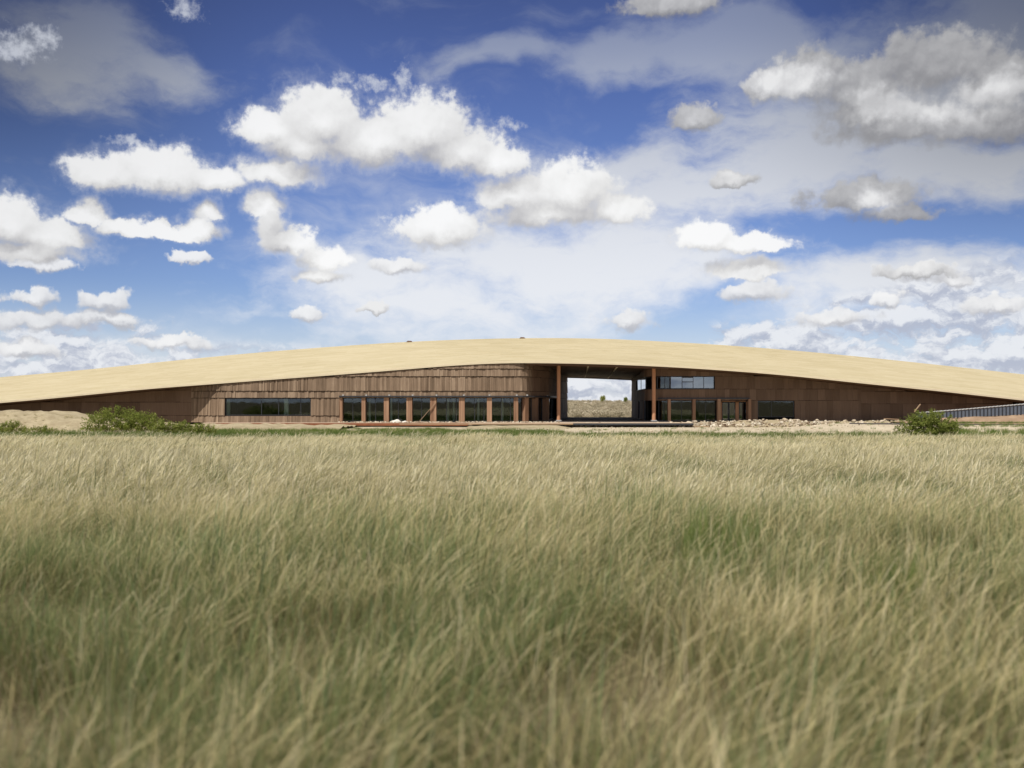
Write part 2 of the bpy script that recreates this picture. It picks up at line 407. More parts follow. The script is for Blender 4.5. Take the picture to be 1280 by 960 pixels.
M['berm'] = material('berm_soil', lambda t, b: (bump(t, b, t.noise(gpos(t), 5, 6, 0.7), 0.9, 0.1), t.ramp(t.noise(gpos(t), 1.1, 8, 0.65), [(0.3, (0.29, 0.235, 0.145)), (0.7, (0.47, 0.40, 0.265))]))[1], 0.95, 0.1)
M['red_bank'] = material('red_bank_soil', lambda t, b: (bump(t, b, t.noise(gpos(t), 4, 6, 0.7), 0.9, 0.1), t.ramp(t.noise(gpos(t), 0.9, 8, 0.65), [(0.3, (0.27, 0.18, 0.115)), (0.7, (0.42, 0.30, 0.20))]))[1], 0.95, 0.1)

# ------------------------------------------------------------------ mesh helpers
class MB:
    def __init__(s): s.v = []; s.f = []; s.tone = []
    def poly(s, pts, faces, tone=None):
        o = len(s.v); s.v += [tuple(p) for p in pts]
        tn = rnd.random() if tone is None else tone
        for f in faces: s.f.append(tuple(i + o for i in f)); s.tone.append(tn)
    def box(s, a, b, tone=None):
        (x0, y0, z0), (x1, y1, z1) = a, b
        s.hexa([(x0, y0, z0), (x1, y0, z0), (x1, y1, z0), (x0, y1, z0)], [(x0, y0, z1), (x1, y0, z1), (x1, y1, z1), (x0, y1, z1)], tone)
    def hexa(s, lo, hi, tone=None):
        s.poly(list(lo) + list(hi), [(0, 3, 2, 1), (4, 5, 6, 7), (0, 1, 5, 4), (1, 2, 6, 5), (2, 3, 7, 6), (3, 0, 4, 7)], tone)
    def bar(s, p0, p1, wd, ht, tone=None):
        p0, p1 = Vector(p0), Vector(p1); d = (p1 - p0).normalized()
        up = Vector((0, 0, 1)) if abs(d.z) < 0.95 else Vector((0, 1, 0))
        sd = d.cross(up).normalized(); u = sd.cross(d)
        q = [(-wd / 2, -ht / 2), (wd / 2, -ht / 2), (wd / 2, ht / 2), (-wd / 2, ht / 2)]
        s.hexa([p0 + sd * a + u * b for a, b in q], [p1 + sd * a + u * b for a, b in q], tone)
    def tube(s, p0, p1, r0, r1, n=7):
        p0, p1 = Vector(p0), Vector(p1); d = (p1 - p0).normalized()
        up = Vector((0, 0, 1)) if abs(d.z) < 0.95 else Vector((0, 1, 0))
        sd = d.cross(up).normalized(); u = sd.cross(d)
        A = [p0 + (sd * math.cos(2 * PI * i / n) + u * math.sin(2 * PI * i / n)) * r0 for i in range(n)]
        B = [p1 + (sd * math.cos(2 * PI * i / n) + u * math.sin(2 * PI * i / n)) * r1 for i in range(n)]
        fs = [(i, (i + 1) % n, n + (i + 1) % n, n + i) for i in range(n)] + [tuple(range(n))[::-1], tuple(range(n, 2 * n))]
        s.poly(A + B, fs, 0.5)
    def mesh(s, name, mat, smooth=False):
        me = bpy.data.meshes.new(name); me.from_pydata(s.v, [], s.f)
        a = me.attributes.new('tone', 'FLOAT', 'FACE'); a.data.foreach_set('value', s.tone)
        me.materials.append(mat)
        if smooth: me.polygons.foreach_set('use_smooth', [True] * len(me.polygons))
        me.update(); return me
    def build(s, name, mat, parent=None, loc=None, smooth=False):
        o = bpy.data.objects.new(name, s.mesh(name, mat, smooth)); C.objects.link(o)
        if loc: o.location = loc
        if parent: o.parent = parent; 
        return o
def tag(o, label=None, cat=None, group=None, kind=None):
    if label: o['label'] = label
    if cat: o['category'] = cat
    if group: o['group'] = group
    if kind: o['kind'] = kind
    return o
def empty(name, loc=(0, 0, 0)):
    o = bpy.data.objects.new(name, None); C.objects.link(o); o.location = loc; return o
def X(px, Y): return (px - 640) / F * Y
def Z(py, Y): return CAMZ + (HOR - py) * Y / F
def interp(x, xs, ys):
    if x <= xs[0]: return ys[0] + (x - xs[0]) * (ys[1] - ys[0]) / (xs[1] - xs[0])
    if x >= xs[-1]: return ys[-1] + (x - xs[-1]) * (ys[-1] - ys[-2]) / (xs[-1] - xs[-2])
    return float(np.interp(x, xs, ys))
def fbm(x, y, sc, oct=4):
    return mnoise.fractal(Vector((x * sc, y * sc, 3.7)), 1.0, 2.0, oct)

# ------------------------------------------------------------------ ground
def sstep(a, b, x):
    t = clamp01((x - a) / (b - a)); return t * t * (3 - 2 * t)
def gz(x, y):
    if y < 85:
        z = 0.9 * (1 - sstep(-10, 85, y))
        if y < 0: z = 0.9
    else: z = 0.0
    if y > 103:
        z = 0.28 * sstep(109, 113, y)
        z += 2.15 * sstep(142, 420, y)
    z += 0.50 * sstep(26, 33, x) * sstep(88, 93.5, y) * (1 - sstep(102, 106, y))
    z += 0.05 * fbm(x, y, 0.12) * sstep(2, 10, abs(y)) * (1 - sstep(60, 90, y) * 0.7)
    if y > 150: z += 0.5 * fbm(x, y, 0.03) * sstep(150, 220, y) * (1 - sstep(380, 460, y))
    return z
ys = list(np.arange(-30, 10, 2)) + list(np.arange(10, 140, 1.5)) + list(np.arange(140, 460, 6)) + [480, 540, 640, 800, 1100, 1600, 2500, 4500, 9000, 20000, 45000]
xs = list(np.arange(-110, 110.1, 2.0))
xs = [-45000, -15000, -5000, -2000, -900, -450, -250, -160] + xs + [160, 250, 450, 900, 2000, 5000, 15000, 45000]
ys = [-20000, -4000, -800, -150] + ys
g = MB()
for y in ys:
    for x in xs: g.v.append((x, y, gz(x, y)))
nx = len(xs)
for j in range(len(ys) - 1):
    for i in range(nx - 1):
        a = j * nx + i; g.f.append((a, a + 1, a + nx + 1, a + nx)); g.tone.append(0.5)
tag(g.build('ground', M['ground'], smooth=True), 'bare sandy ground around and grassy soil before the building', kind='structure')

def mound(name, x0, x1, y0, y1, hf, mat, label, nxx=90, nyy=26, rough=0.12):
    m = MB()
    for j in range(nyy + 1):
        for i in range(nxx + 1):
            x = x0 + (x1 - x0) * i / nxx; y = y0 + (y1 - y0) * j / nyy
            e = min(sstep(0, 0.35, j / nyy), sstep(0, 0.2, 1 - j / nyy))
            h = hf(x, y) * e
            h += rough * fbm(x, y, 0.7, 5) * (0.3 + e) * min(1, max(h, 0) * 3 + .1)
            m.v.append((x, y, gz(x, y) + h - 0.06 * (1 - e)))
    for j in range(nyy):
        for i in range(nxx):
            a = j * (nxx + 1) + i; m.f.append((a, a + 1, a + nxx + 2, a + nxx + 1)); m.tone.append(0.5)
    return tag(m.build(name, mat, smooth=True), label, kind='structure')
mound('earth_bank', -75, -16, 92, 107.5, lambda x, y: interp(x, [-75, -50, -44, -40, -34, -16], [1.68, 1.62, 1.42, 0.95, 0.38, 0.22]), M['berm'], 'pale straw coloured earth bank against the left end of the building', rough=.24)
mound('red_earth_bank', 38, 85, 95, 110, lambda x, y: interp(x, [38, 42, 48, 85], [0.1, 0.5, 0.75, 1.1]), M['red_bank'], 'reddish earth bank below the ramp railing at the right end')

# ------------------------------------------------------------------ building
bld = empty('visitor_building', (0, 108, 0))
tag(bld, 'long low timber clad building with a sweeping arched straw coloured roof', 'building')
BP = bld.location
def part(mb, name, mat, parent=None, label=None, smooth=False):
    o = mb.build(name, mat, None, smooth=smooth)
    par = parent or bld
    o.parent = par
    if par is bld: o.matrix_parent_inverse = Matrix.Translation(-BP)
    if label: o['label'] = label
    return o
YE, YR, YB = 108.0, 123.0, 139.5
epx = [0,60,128,200,240,320,420,480,560,600,645,720,760,840,900,940,1000,1060,1100,1170,1280]
epy = [502,497,490,483,480.5,474.3,467,462.3,455.6,453,451.6,452.8,453.6,457,461,463.8,469,475.8,479.8,486.8,499]
rpx = [0,100,200,300,400,500,560,600,640,700,760,800,900,1000,1100,1200,1280]
rpy = [471.5,463,452.5,442.5,434.3,427.6,425,423.6,422.7,422.4,423.4,425.3,430.8,438.6,448.3,459,468]
eX = [X(p, YE) for p in epx]; eZ = [Z(q, YE) for q in epy]
rX = [X(p, YR) for p in rpx]; rZ = [Z(q, YR) for q in rpy]
def smooth_tab(xs_, zs_):
    a = np.arange(-105, 106, 1.5); v = np.array([interp(t, xs_, zs_) for t in a])
    k = np.array([1, 2, 3, 4, 3, 2, 1.]); k /= k.sum()
    v2 = np.convolve(np.pad(v, 3, mode='reflect', reflect_type='odd'), k, 'valid')
    return a, v2
ea, ev = smooth_tab(eX, eZ); ra, rv = smooth_tab(rX, rZ)
def ze(x): return interp(x, ea, ev)
def zr(x): return interp(x, ra, rv)
def soff(x, y): return ze(x) - 0.16 - 0.58 * (y - YE) / (YB - YE)
# roof: overlapping courses of shingles front and back
r = MB()
NX = 150; XA, XB = -96.0, 96.0; NC = 34
rows = []
r2 = random.Random(5)
def roofz(x, t, back):
    e = ze(x) - (0.58 if back else 0); rr = zr(x)
    return max(-1.5, e + (rr - e) * t)
for back in (False, True):
    for c in range(NC):
        t0, t1 = c / NC, (c + 1) / NC
        y0 = YE + (YR - YE) * t0; y1 = YE + (YR - YE) * t1
        if back: y0 = YB + (YR - YB) * t0; y1 = YB + (YR - YB) * t1
        # lap: each course starts 3 cm proud of the one below
        i = 0
        while i < NX:
            n = min(NX, i + 1 + int(r2.random() * 3)); tn = r2.random()
            xa = XA + (XB - XA) * i / NX; xb = XA + (XB - XA) * n / NX
            pts = [(xa, y0, roofz(xa, t0, back) - 0.01), (xb, y0, roofz(xb, t0, back) - 0.01), (xb, y0, roofz(xb, t0, back) + 0.028), (xa, y0, roofz(xa, t0, back) + 0.028),
                   (xb, y1, roofz(xb, t1, back)), (xa, y1, roofz(xa, t1, back))]
            fs = [(0, 1, 2, 3), (3, 2, 4, 5)]
            if back: fs = [f[::-1] for f in fs]
            r.poly(pts, fs, tn)
            i = n
roof = part(r, 'roof', M['roof'])
# ridge board, fascia, soffit
f = MB(); s = MB(); fb = MB()
for i in range(NX):
    xa = XA + (XB - XA) * i / NX; xb = XA + (XB - XA) * (i + 1) / NX
    za, zb = ze(xa), ze(xb)
    f.hexa([(xa, YE - 0.05, za - 0.15), (xb, YE - 0.05, zb - 0.15), (xb, YE + 0.1, zb - 0.15), (xa, YE + 0.1, za - 0.15)],
           [(xa, YE - 0.05, za + 0.045), (xb, YE - 0.05, zb + 0.045), (xb, YE + 0.1, zb + 0.06), (xa, YE + 0.1, za + 0.06)], 0.5)
    fb.hexa([(xa, YB - 0.1, za - 0.9), (xb, YB - 0.1, zb - 0.9), (xb, YB + 0.05, zb - 0.9), (xa, YB + 0.05, za - 0.9)],
           [(xa, YB - 0.1, za - 0.52), (xb, YB - 0.1, zb - 0.52), (xb, YB + 0.05, zb - 0.54), (xa, YB + 0.05, za - 0.54)], 0.5)
    for k in range(8):
        y0 = YE + 0.1 + (YB - YE - 0.2) * k / 8; y1 = YE + 0.1 + (YB - YE - 0.2) * (k + 1) / 8
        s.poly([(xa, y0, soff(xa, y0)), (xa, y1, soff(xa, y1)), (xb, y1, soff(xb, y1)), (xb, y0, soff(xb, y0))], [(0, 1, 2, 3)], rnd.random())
part(f, 'fascia', M['fascia'], roof, 'pale edge board along the eave')
part(fb, 'fascia', M['fascia'], roof)
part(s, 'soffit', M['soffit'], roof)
for px in (512, 653):
    m = MB(); xx = X(px, YR); z0 = zr(xx) - 0.05; wd = 0.36
    m.poly([(xx - wd, YR - .4, z0), (xx + wd, YR - .4, z0), (xx + wd, YR + .4, z0), (xx - wd, YR + .4, z0), (xx - wd * .6, YR - .25, z0 + .17), (xx + wd * .6, YR - .25, z0 + .15), (xx + wd * .6, YR + .25, z0 + .15), (xx - wd * .6, YR + .25, z0 + .17)],
           [(4, 5, 6, 7), (0, 1, 5, 4), (1, 2, 6, 5), (2, 3, 7, 6), (3, 0, 4, 7)], 0.5)
    part(m, 'roof_vent', M['soffit'])

# walls follow plan lines; panels are hung in rows
def path_len(pts):
    L = [0]
    for a, b in zip(pts, pts[1:]): L.append(L[-1] + math.dist(a, b))
    return L
def at(pts, L, sv_):
    sv_ = max(0, min(L[-1] - 1e-6, sv_))
    for i in range(len(L) - 1):
        if sv_ <= L[i + 1]:
            t = (sv_ - L[i]) / (L[i + 1] - L[i]); a, b = pts[i], pts[i + 1]
            d = ((b[0] - a[0]) / (L[i + 1] - L[i]), (b[1] - a[1]) / (L[i + 1] - L[i]))
            return (a[0] + (b[0] - a[0]) * t, a[1] + (b[1] - a[1]) * t), d
def s_of_px(pts, L, px):
    best = 0; bd = 1e9; n = 3000
    for k in range(n + 1):
        p, _ = at(pts, L, L[-1] * k / n)
        q = 640 + F * p[0] / p[1]
        if abs(q - px) < bd: bd = abs(q - px); best = L[-1] * k / n
    return best
def clad(pts, rows, holes, mat, pw, bw, backing, proud=0.09, gap=0.055, start=0, end=None, jitter=0.05, seed=1):
    """rows: list of (z0,z1); holes: list of (s0,s1,z0,z1) where nothing hangs"""
    L = path_len(pts); end = end or L[-1]; q = random.Random(seed)
    for ri, (z0, z1) in enumerate(rows):
        sc = start
        while sc < end - 0.05:
            wn = q.uniform(*pw); se = min(end, sc + wn)
            if end - se < pw[0] * 0.4: se = end
            for (h0, h1, hz0, hz1) in holes:
                if hz0 < z1 - 0.02 and hz1 > z0 + 0.02:
                    if sc < h0 < se: se = h0
                    if h0 - 1e-4 <= sc < h1 - 1e-4: sc = h1; se = None; break
            if se is None: continue
            segs = []
            t = sc; mb = MB()
            while t < se - 1e-3:
                t2 = min(se, t + q.uniform(*bw))
                if se - t2 < bw[0] * 0.5: t2 = se
                (a, d1) = at(pts, L, t + 0.004); (b, d2) = at(pts, L, t2 - 0.004)
                na = (d1[1], -d1[0]); nb = (d2[1], -d2[0])     # outward (towards the camera for a left-to-right path)
                pr = 0.04 + q.random() * jitter
                ta = min(z1 - gap, soff(*a) - 0.03); tb = min(z1 - gap, soff(*b) - 0.03)
                if ta > z0 + 0.05 and tb > z0 + 0.05:
                    dz_ = q.uniform(-0.02, 0.02)
                    tilt = proud
                    def P_(c, n, o, z): return (c[0] + n[0] * o, c[1] + n[1] * o, z)
                    mb.hexa([P_(a, na, pr + tilt, z0 + dz_), P_(b, nb, pr + tilt, z0 + dz_), P_(b, nb, tilt * .2, z0 + dz_), P_(a, na, tilt * .2, z0 + dz_)],
                            [P_(a, na, pr, ta), P_(b, nb, pr, tb), P_(b, nb, -.02, tb), P_(a, na, -.02, ta)], q.random())
                    if backing is not None:
                        zt = min(z1, soff(*a)), min(z1, soff(*b))
                        backing.hexa([P_(a, na, -.03, z0 - .06), P_(b, nb, -.03, z0 - .06), P_(b, nb, -.22, z0 - .06), P_(a, na, -.22, z0 - .06)],
                                     [P_(a, na, -.03, zt[0]), P_(b, nb, -.03, zt[1]), P_(b, nb, -.22, zt[1]), P_(a, na, -.22, zt[0])], .5)
                t = t2
            if mb.v: part(mb, 'cladding_panel', mat)
            sc = se

FL = 0.53
left = [(-88, 112.4), (-60, 112.2), (-44, 112), (-38.5, 111.4), (-33.8, 109.9), (-30.7, 108.2), (-2.5, 108.16), (0.2, 108.2), (1.1, 108.36), (1.62, 108.75), (1.85, 109.6), (2.1, 111.0), (2.9, 113.2), (4.1, 115.7), (7.45, 139)]
LL = path_len(left)
sp = lambda px: s_of_px(left, LL, px)
rowsL = [(FL - .1, 1.17), (1.17, 3.05), (3.05, 3.78), (3.78, 5.32), (5.32, 6.12), (6.12, 8.5)]
win_s0, win_s1 = sp(281), sp(389)
arc0, arc1 = sp(424), sp(697)
holes = [(win_s0, win_s1, 1.17, 3.05), (arc0, arc1, FL - .1, 3.05)]
back = MB()
sB = sp(272)
clad(left, rowsL, holes, M['cladding'], (0.95, 1.5), (0.11, 0.30), back, start=sp(240), end=sp(664), seed=3, jitter=0.07)
clad(left, [(FL - .1, 1.17), (1.17, 2.6), (2.6, 3.9), (3.9, 6)], holes, M['cladding_dark'], (2.4, 4.5), (0.9, 1.6), back, proud=0.05, gap=0.035, start=sp(-60), end=sp(240), seed=4, jitter=0.02)
clad(left, rowsL, holes, M['cladding_dark'], (1.8, 3.2), (0.5, 1.0), back, proud=0.06, gap=0.04, start=sp(664), end=LL[-1], seed=5, jitter=0.03)

right = [(16.3, 139), (14.9, 114.2), (15.05, 113.2), (15.6, 112.3), (16.6, 111.8), (19, 111.5), (60, 111.5), (88, 111.5)]
RL = path_len(right)
sr = lambda px: s_of_px([p for p in right], RL, px)
def srx(px):     # along the front stretch
    return RL[4] + (X(px, 111.6) - right[4][0])
def sry(yy):     # along the passage side
    return RL[1] * (139 - yy) / (139 - 114.2)
rowsR = [(FL - .1, 2.78), (2.78, 4.02), (4.02, 8.5)]
zU0, zU1 = 4.02, 5.42
hR = [(sry(130), srx(893.5), zU0, zU1), (sry(126), sry(123), FL - .1, 2.78), (RL[1] * 0.9, srx(936), FL - .1, 2.78), (srx(947), srx(993), 0.9, 2.78)]
clad(right, [(FL - .1, 2.78), (2.78, 4.02), (4.02, 5.42), (5.42, 8.5)], hR, M['cladding_dark'], (1.0, 2.6), (0.45, 1.0), back, proud=0.04, gap=0.03, start=0, end=srx(1076), seed=8, jitter=0.03)
clad(right, [(FL - .1, 2.42), (2.42, 3.75), (3.75, 8.5)], hR, M['cladding_dark'], (1.5, 3.4), (0.7, 1.7), back, proud=0.04, gap=0.03, start=srx(1076), end=RL[-1], seed=9, jitter=0.02)
part(back, 'wall', M['backing'])

# interiors behind the glass
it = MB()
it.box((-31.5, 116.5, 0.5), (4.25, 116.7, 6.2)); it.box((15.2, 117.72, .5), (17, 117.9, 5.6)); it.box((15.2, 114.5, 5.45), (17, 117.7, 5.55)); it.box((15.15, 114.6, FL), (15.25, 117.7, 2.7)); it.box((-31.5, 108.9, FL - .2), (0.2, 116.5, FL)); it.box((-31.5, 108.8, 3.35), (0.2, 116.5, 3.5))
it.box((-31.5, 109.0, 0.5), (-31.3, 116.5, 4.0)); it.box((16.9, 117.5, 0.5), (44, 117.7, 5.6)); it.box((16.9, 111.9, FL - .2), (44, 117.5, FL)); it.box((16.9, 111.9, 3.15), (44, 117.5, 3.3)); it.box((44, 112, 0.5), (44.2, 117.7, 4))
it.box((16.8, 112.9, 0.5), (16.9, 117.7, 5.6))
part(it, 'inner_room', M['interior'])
il = MB()
for px in (285, 358): il.box((X(px, 109.5) - .22, 109.4, 1), (X(px, 109.5) + .22, 109.7, 3.2))
for px in (462, 489, 560, 567, 598, 628): il.box((X(px, 111) - .1, 111, FL), (X(px, 111) + .1, 111.3, 3.3))
part(il, 'inner_column', M['interior_light'])

def window(parent, s0, s1, z0, z1, pts, L, depth, cuts, glass, fr=0.07, name='window', label=None, cross=None):
    """window set `depth` behind the wall line; cuts are fractions where mullions stand"""
    fm = MB(); a, d = at(pts, L, s0 + .01); b, _ = at(pts, L, s1 - .01)
    A, B = Vector((a[0], a[1], 0)), Vector((b[0], b[1], 0)); D = (B - A).normalized(); N = Vector((D.y, -D.x, 0))
    A -= N * depth; B -= N * depth
    up = Vector((0, 0, 1))
    def bx(u0, u1, za, zb, o0, o1, mb):
        q = [A + D * u0 + N * o1, A + D * u1 + N * o1, A + D * u1 + N * o0, A + D * u0 + N * o0]
        mb.hexa([p + up * za for p in q], [p + up * zb for p in q], .5)
    W_ = (B - A).length
    bx(0, W_, z0, z0 + fr, -.05, .05, fm); bx(0, W_, z1 - fr, z1, -.05, .05, fm)
    bx(0, fr, z0 + fr, z1 - fr, -.05, .05, fm); bx(W_ - fr, W_, z0 + fr, z1 - fr, -.05, .05, fm)
    us = [fr] + [W_ * c for c in cuts] + [W_ - fr]
    for c in cuts: bx(W_ * c - .03, W_ * c + .03, z0 + fr, z1 - fr, -.045, .045, fm)
    if cross:
        k, zc = cross; bx(us[k] + .03, us[k + 1] - .03, zc, zc + .08, -.045, .06, fm)
        bx(us[k] + .03, us[k + 1] - .03, z1 - fr - .1, z1 - fr, -.04, .06, fm)
    wo = part(fm, name, M['metal_dark'], parent, label)
    for u0, u1 in zip(us, us[1:]):
        gm = MB(); bx(u0 + .031 if u0 > fr else u0, u1 - .031 if u1 < W_ - fr else u1, z0 + fr, z1 - fr, -.008, .008, gm)
        part(gm, 'pane', glass, wo)
    return wo
window(bld, win_s0 + .02, win_s1 - .02, 1.19, 3.0, left, LL, .22, [.42, .62, .88], M['glass'], label='long ribbon window left of the arcade')
# arcade of wide timber piers with glazing behind
piers = [(424, 428), (452, 457), (480, 486), (508, 515), (537.5, 545.5), (573.5, 581), (608.5, 615), (642, 648), (656, 661), (669.5, 674.5), (682.5, 687.5)]
for (a, b) in piers:
    s0, s1 = sp(a), sp(b)
    s1 = min(s1, s0 + 0.75)
    pa, d = at(left, LL, s0); pb, _ = at(left, LL, s1)
    n = (d[1], -d[0]); mb = MB()
    nn = max(2, int((s1 - s0) / 0.2)); 
    for k in range(nn):
        u0, u1 = k / nn + .01, (k + 1) / nn - .01; o = .06 + rnd.random() * .03
        A_ = (pa[0] + (pb[0] - pa[0]) * u0, pa[1] + (pb[1] - pa[1]) * u0); B_ = (pa[0] + (pb[0] - pa[0]) * u1, pa[1] + (pb[1] - pa[1]) * u1)
        q = [(A_[0] + n[0] * o, A_[1] + n[1] * o), (B_[0] + n[0] * o, B_[1] + n[1] * o), (B_[0] - n[0] * .5, B_[1] - n[1] * .5), (A_[0] - n[0] * .5, A_[1] - n[1] * .5)]
        mb.hexa([(x, y, FL - .1) for x, y in q], [(x, y, 3.12) for x, y in q])
    part(mb, 'pier', M['pier'])
edges = [sp((a + b) / 2) for a, b in piers] + [sp(696)]
for i, (s0, s1) in enumerate(zip(edges, edges[1:])):
    window(bld, s0 + .02, s1 - .02, FL, 3.18, left, LL, .48, [.5] if s1 - s0 < 2.6 else [.45, .8], M['glass'], name='glass_wall')
def canopy(pts, L, s0, s1, z, out, th=.14):
    mb = MB(); n = 40
    for k in range(n):
        a, d1 = at(pts, L, s0 + (s1 - s0) * k / n); b, d2 = at(pts, L, s0 + (s1 - s0) * (k + 1) / n)
        na = (d1[1], -d1[0]); nb = (d2[1], -d2[0])
        q = [(a[0] + na[0] * out, a[1] + na[1] * out), (b[0] + nb[0] * out, b[1] + nb[1] * out), (b[0] - nb[0] * .5, b[1] - nb[1] * .5), (a[0] - na[0] * .5, a[1] - na[1] * .5)]
        mb.hexa([(x, y, z) for x, y in q], [(x, y, z + th) for x, y in q], .5)
    return part(mb, 'canopy', M['metal_dark'])
cn = canopy(left, LL, sp(424), sp(694), 3.13, .30, .13)
for px in (429.5, 458, 487, 516, 546, 580, 612, 646, 659, 684):
    p, d = at(left, LL, sp(px)); mb = MB(); mb.box((p[0] - .09, p[1] - .30, 3.265), (p[0] + .09, p[1] - .14, 3.38)); part(mb, 'spotlight', M['metal_light'], cn)

# right wing windows
us0 = srx(838)
window(bld, srx(838), srx(893), zU0 + .02, zU1 - .02, right, RL, .06, [.27, .52, .76], M['glass_coated'], cross=(1, 4.75), label='upper strip window reflecting the blue sky')
window(bld, srx(821), srx(837.5), zU0 + .02, zU1 - .02, right, RL, .10, [.6], M['glass'])
window(bld, sry(129.8), sry(114.6), zU0 + .02, zU1 - .02, right, RL, .06, [.5], M['glass_coated'], label='upper window on the passage side')
window(bld, sry(125.8), sry(123.2), FL, 2.76, right, RL, .06, [], M['glass_coated'])
window(bld, sry(114.4), srx(820.5), zU0 + .02, zU1 - .02, right, RL, .1, [.5], M['glass'])
window(bld, sry(117.5), sry(115.5), FL, 2.76, right, RL, .04, [.5], M['glass_coated'])
window(bld, srx(947) + .02, srx(993) - .02, .95, 2.74, right, RL, .12, [.38], M['glass'], label='low dark window right of the entrance')
canopy(right, RL, srx(823), srx(936.5), 2.93, .22, .14)
pr_px = [(835, 838.5), (866, 869.5), (897, 901), (935.5, 939)]
for (a, b) in pr_px:
    mb = MB(); mb.box((X(a, 111.2), 111.15, FL - .05), (X(b, 111.2), 111.75, 2.93), .5); part(mb, 'pier', M['pier'])
window(bld, srx(822), srx(836), FL, 2.92, right, RL, .5, [.5], M['glass'], name='glass_wall')
window(bld, srx(838), srx(867), FL, 2.92, right, RL, .5, [.5], M['glass'], name='glass_wall')
window(bld, srx(869), srx(898), FL, 2.92, right, RL, .5, [.48], M['glass'], name='glass_wall')
# recessed entrance with two doors between cheeks of dark cladding
mb = MB(); Yd = 112.6
for a, b in ((900, 902.5), (919.5, 923.5), (933, 937)): mb.box((X(a, Yd), Yd, FL), (X(b, Yd), Yd + .25, 2.93))
mb.box((X(900, Yd), Yd, 2.62), (X(937, Yd), Yd + .24, 2.93)); part(mb, 'entrance_surround', M['column'])
for a, b in ((902.5, 911), (911, 919.5), (923.5, 933)):
    mb = MB(); mb.box((X(a, Yd) + .02, Yd + .1, FL), (X(b, Yd) - .02, Yd + .17, 2.62), .5)
    dr = part(mb, 'door', M['metal_dark'])
    mb = MB(); mb.box((X(a, Yd) + .1, Yd + .085, FL + .15), (X(b, Yd) - .1, Yd + .099, 2.5), .5); part(mb, 'pane', M['glass_coated'], dr)
    mb = MB(); mb.bar((X(b, Yd) - .07, Yd + .05, 1.4), (X(b, Yd) - .07, Yd + .05, 1.75), .03, .03); part(mb, 'handle', M['metal_light'], dr)

# passage: free standing columns, ceiling light strips, dark floor, beam
for px, Yc, wpx in ((698.3, 111.2, 4.6), (817.3, 110.9, 4.6)):
    mb = MB(); x = X(px, Yc); hw = wpx * Yc / F / 2; tp = soff(x, Yc) + .02
    n = 12
    ang = [2 * PI * (i + .5) / n for i in range(n)]
    lo = [(x + hw * math.cos(a) * 1.03, Yc + hw * math.sin(a), FL - .1) for a in ang]; hi = [(p[0], p[1], tp) for p in lo]
    mb.poly(lo + hi, [(i, (i + 1) % n, n + (i + 1) % n, n + i) for i in range(n)], .5)
    co = part(mb, 'column', M['column'])
    mb = MB(); mb.box((x - hw * 1.5, Yc - hw * 1.5, FL - .05), (x + hw * 1.5, Yc + hw * 1.5, FL + .12), .5); part(mb, 'column_foot', M['metal_light'], co)
for xf in (9.88, 13.0):
    mb = MB(); x1 = xf; x0 = xf - .0586 * (YB - .8 - 109.2)
    mb.bar((x0, 109.2, soff(x0, 109.2) - .06), (x1, YB - .8, soff(x1, YB - .8) - .06), .15, .08); part(mb, 'ceiling_batten', M['fascia'])
mb = MB()
for k in range(15):
    xa = 1.5 + 15 * k / 15; xb = xa + 1
    mb.hexa([(xa, 108.3, soff(xa, 108.3) - .2), (xb, 108.3, soff(xb, 108.3) - .2), (xb, 108.6, soff(xb, 108.6) - .2), (xa, 108.6, soff(xa, 108.6) - .2)],
            [(xa, 108.3, soff(xa, 108.3) - .01), (xb, 108.3, soff(xb, 108.3) - .01), (xb, 108.6, soff(xb, 108.6) - .01), (xa, 108.6, soff(xa, 108.6) - .01)], .3)
part(mb, 'eave_beam', M['soffit'])
mb = MB(); mb.box((0.4, 110, FL - .25), (17, 139.3, FL - .004)); part(mb, 'passage_floor', M['floor'])
# end walls of the far side so that the passage reads as a tunnel
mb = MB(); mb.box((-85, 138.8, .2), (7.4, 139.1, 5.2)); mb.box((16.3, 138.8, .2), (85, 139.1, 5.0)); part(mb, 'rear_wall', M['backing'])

# terrace slab with a dark open joint below it
mb = MB(); mb.box((X(590, 105), 104.6, .26), (X(866, 105), 110.1, .44)); mb.box((X(700, 105), 107.8, -.3), (X(866, 105), 108.1, .26))
terr = part(mb, 'terrace', M['slab'])
mb = MB(); mb.box((X(262, 106), 106.3, .14), (X(585, 106), 106.6, .40)); part(mb, 'terrace_edge', M['slab_rust'], None, 'rust coloured edge board of the left terrace')
mb = MB(); mb.box((X(250, 106), 106.6, .2), (X(590, 106), 108.5, .44)); part(mb, 'terrace', M['slab'])
mb = MB(); mb.box((X(500, 105), 104.3, .30), (X(716, 105), 104.6, .40)); part(mb, 'terrace_plank', M['plank'])
mb = MB(); mb.box((X(716, 105), 104.5, .24), (X(866, 105), 104.595, .43)); part(mb, 'terrace_beam', M['metal_dark'])

# sand in front of the left terrace and a trench under the middle
mound('sand_heap', X(585, 103), X(716, 103), 99.5, 106.5, lambda x, y: interp(x, [-4.5, -2, 4.5, 6], [0.15, 0.22, 0.22, 0.0]), M['berm'], 'low pale sand heap before the terrace', 50, 16, .05)

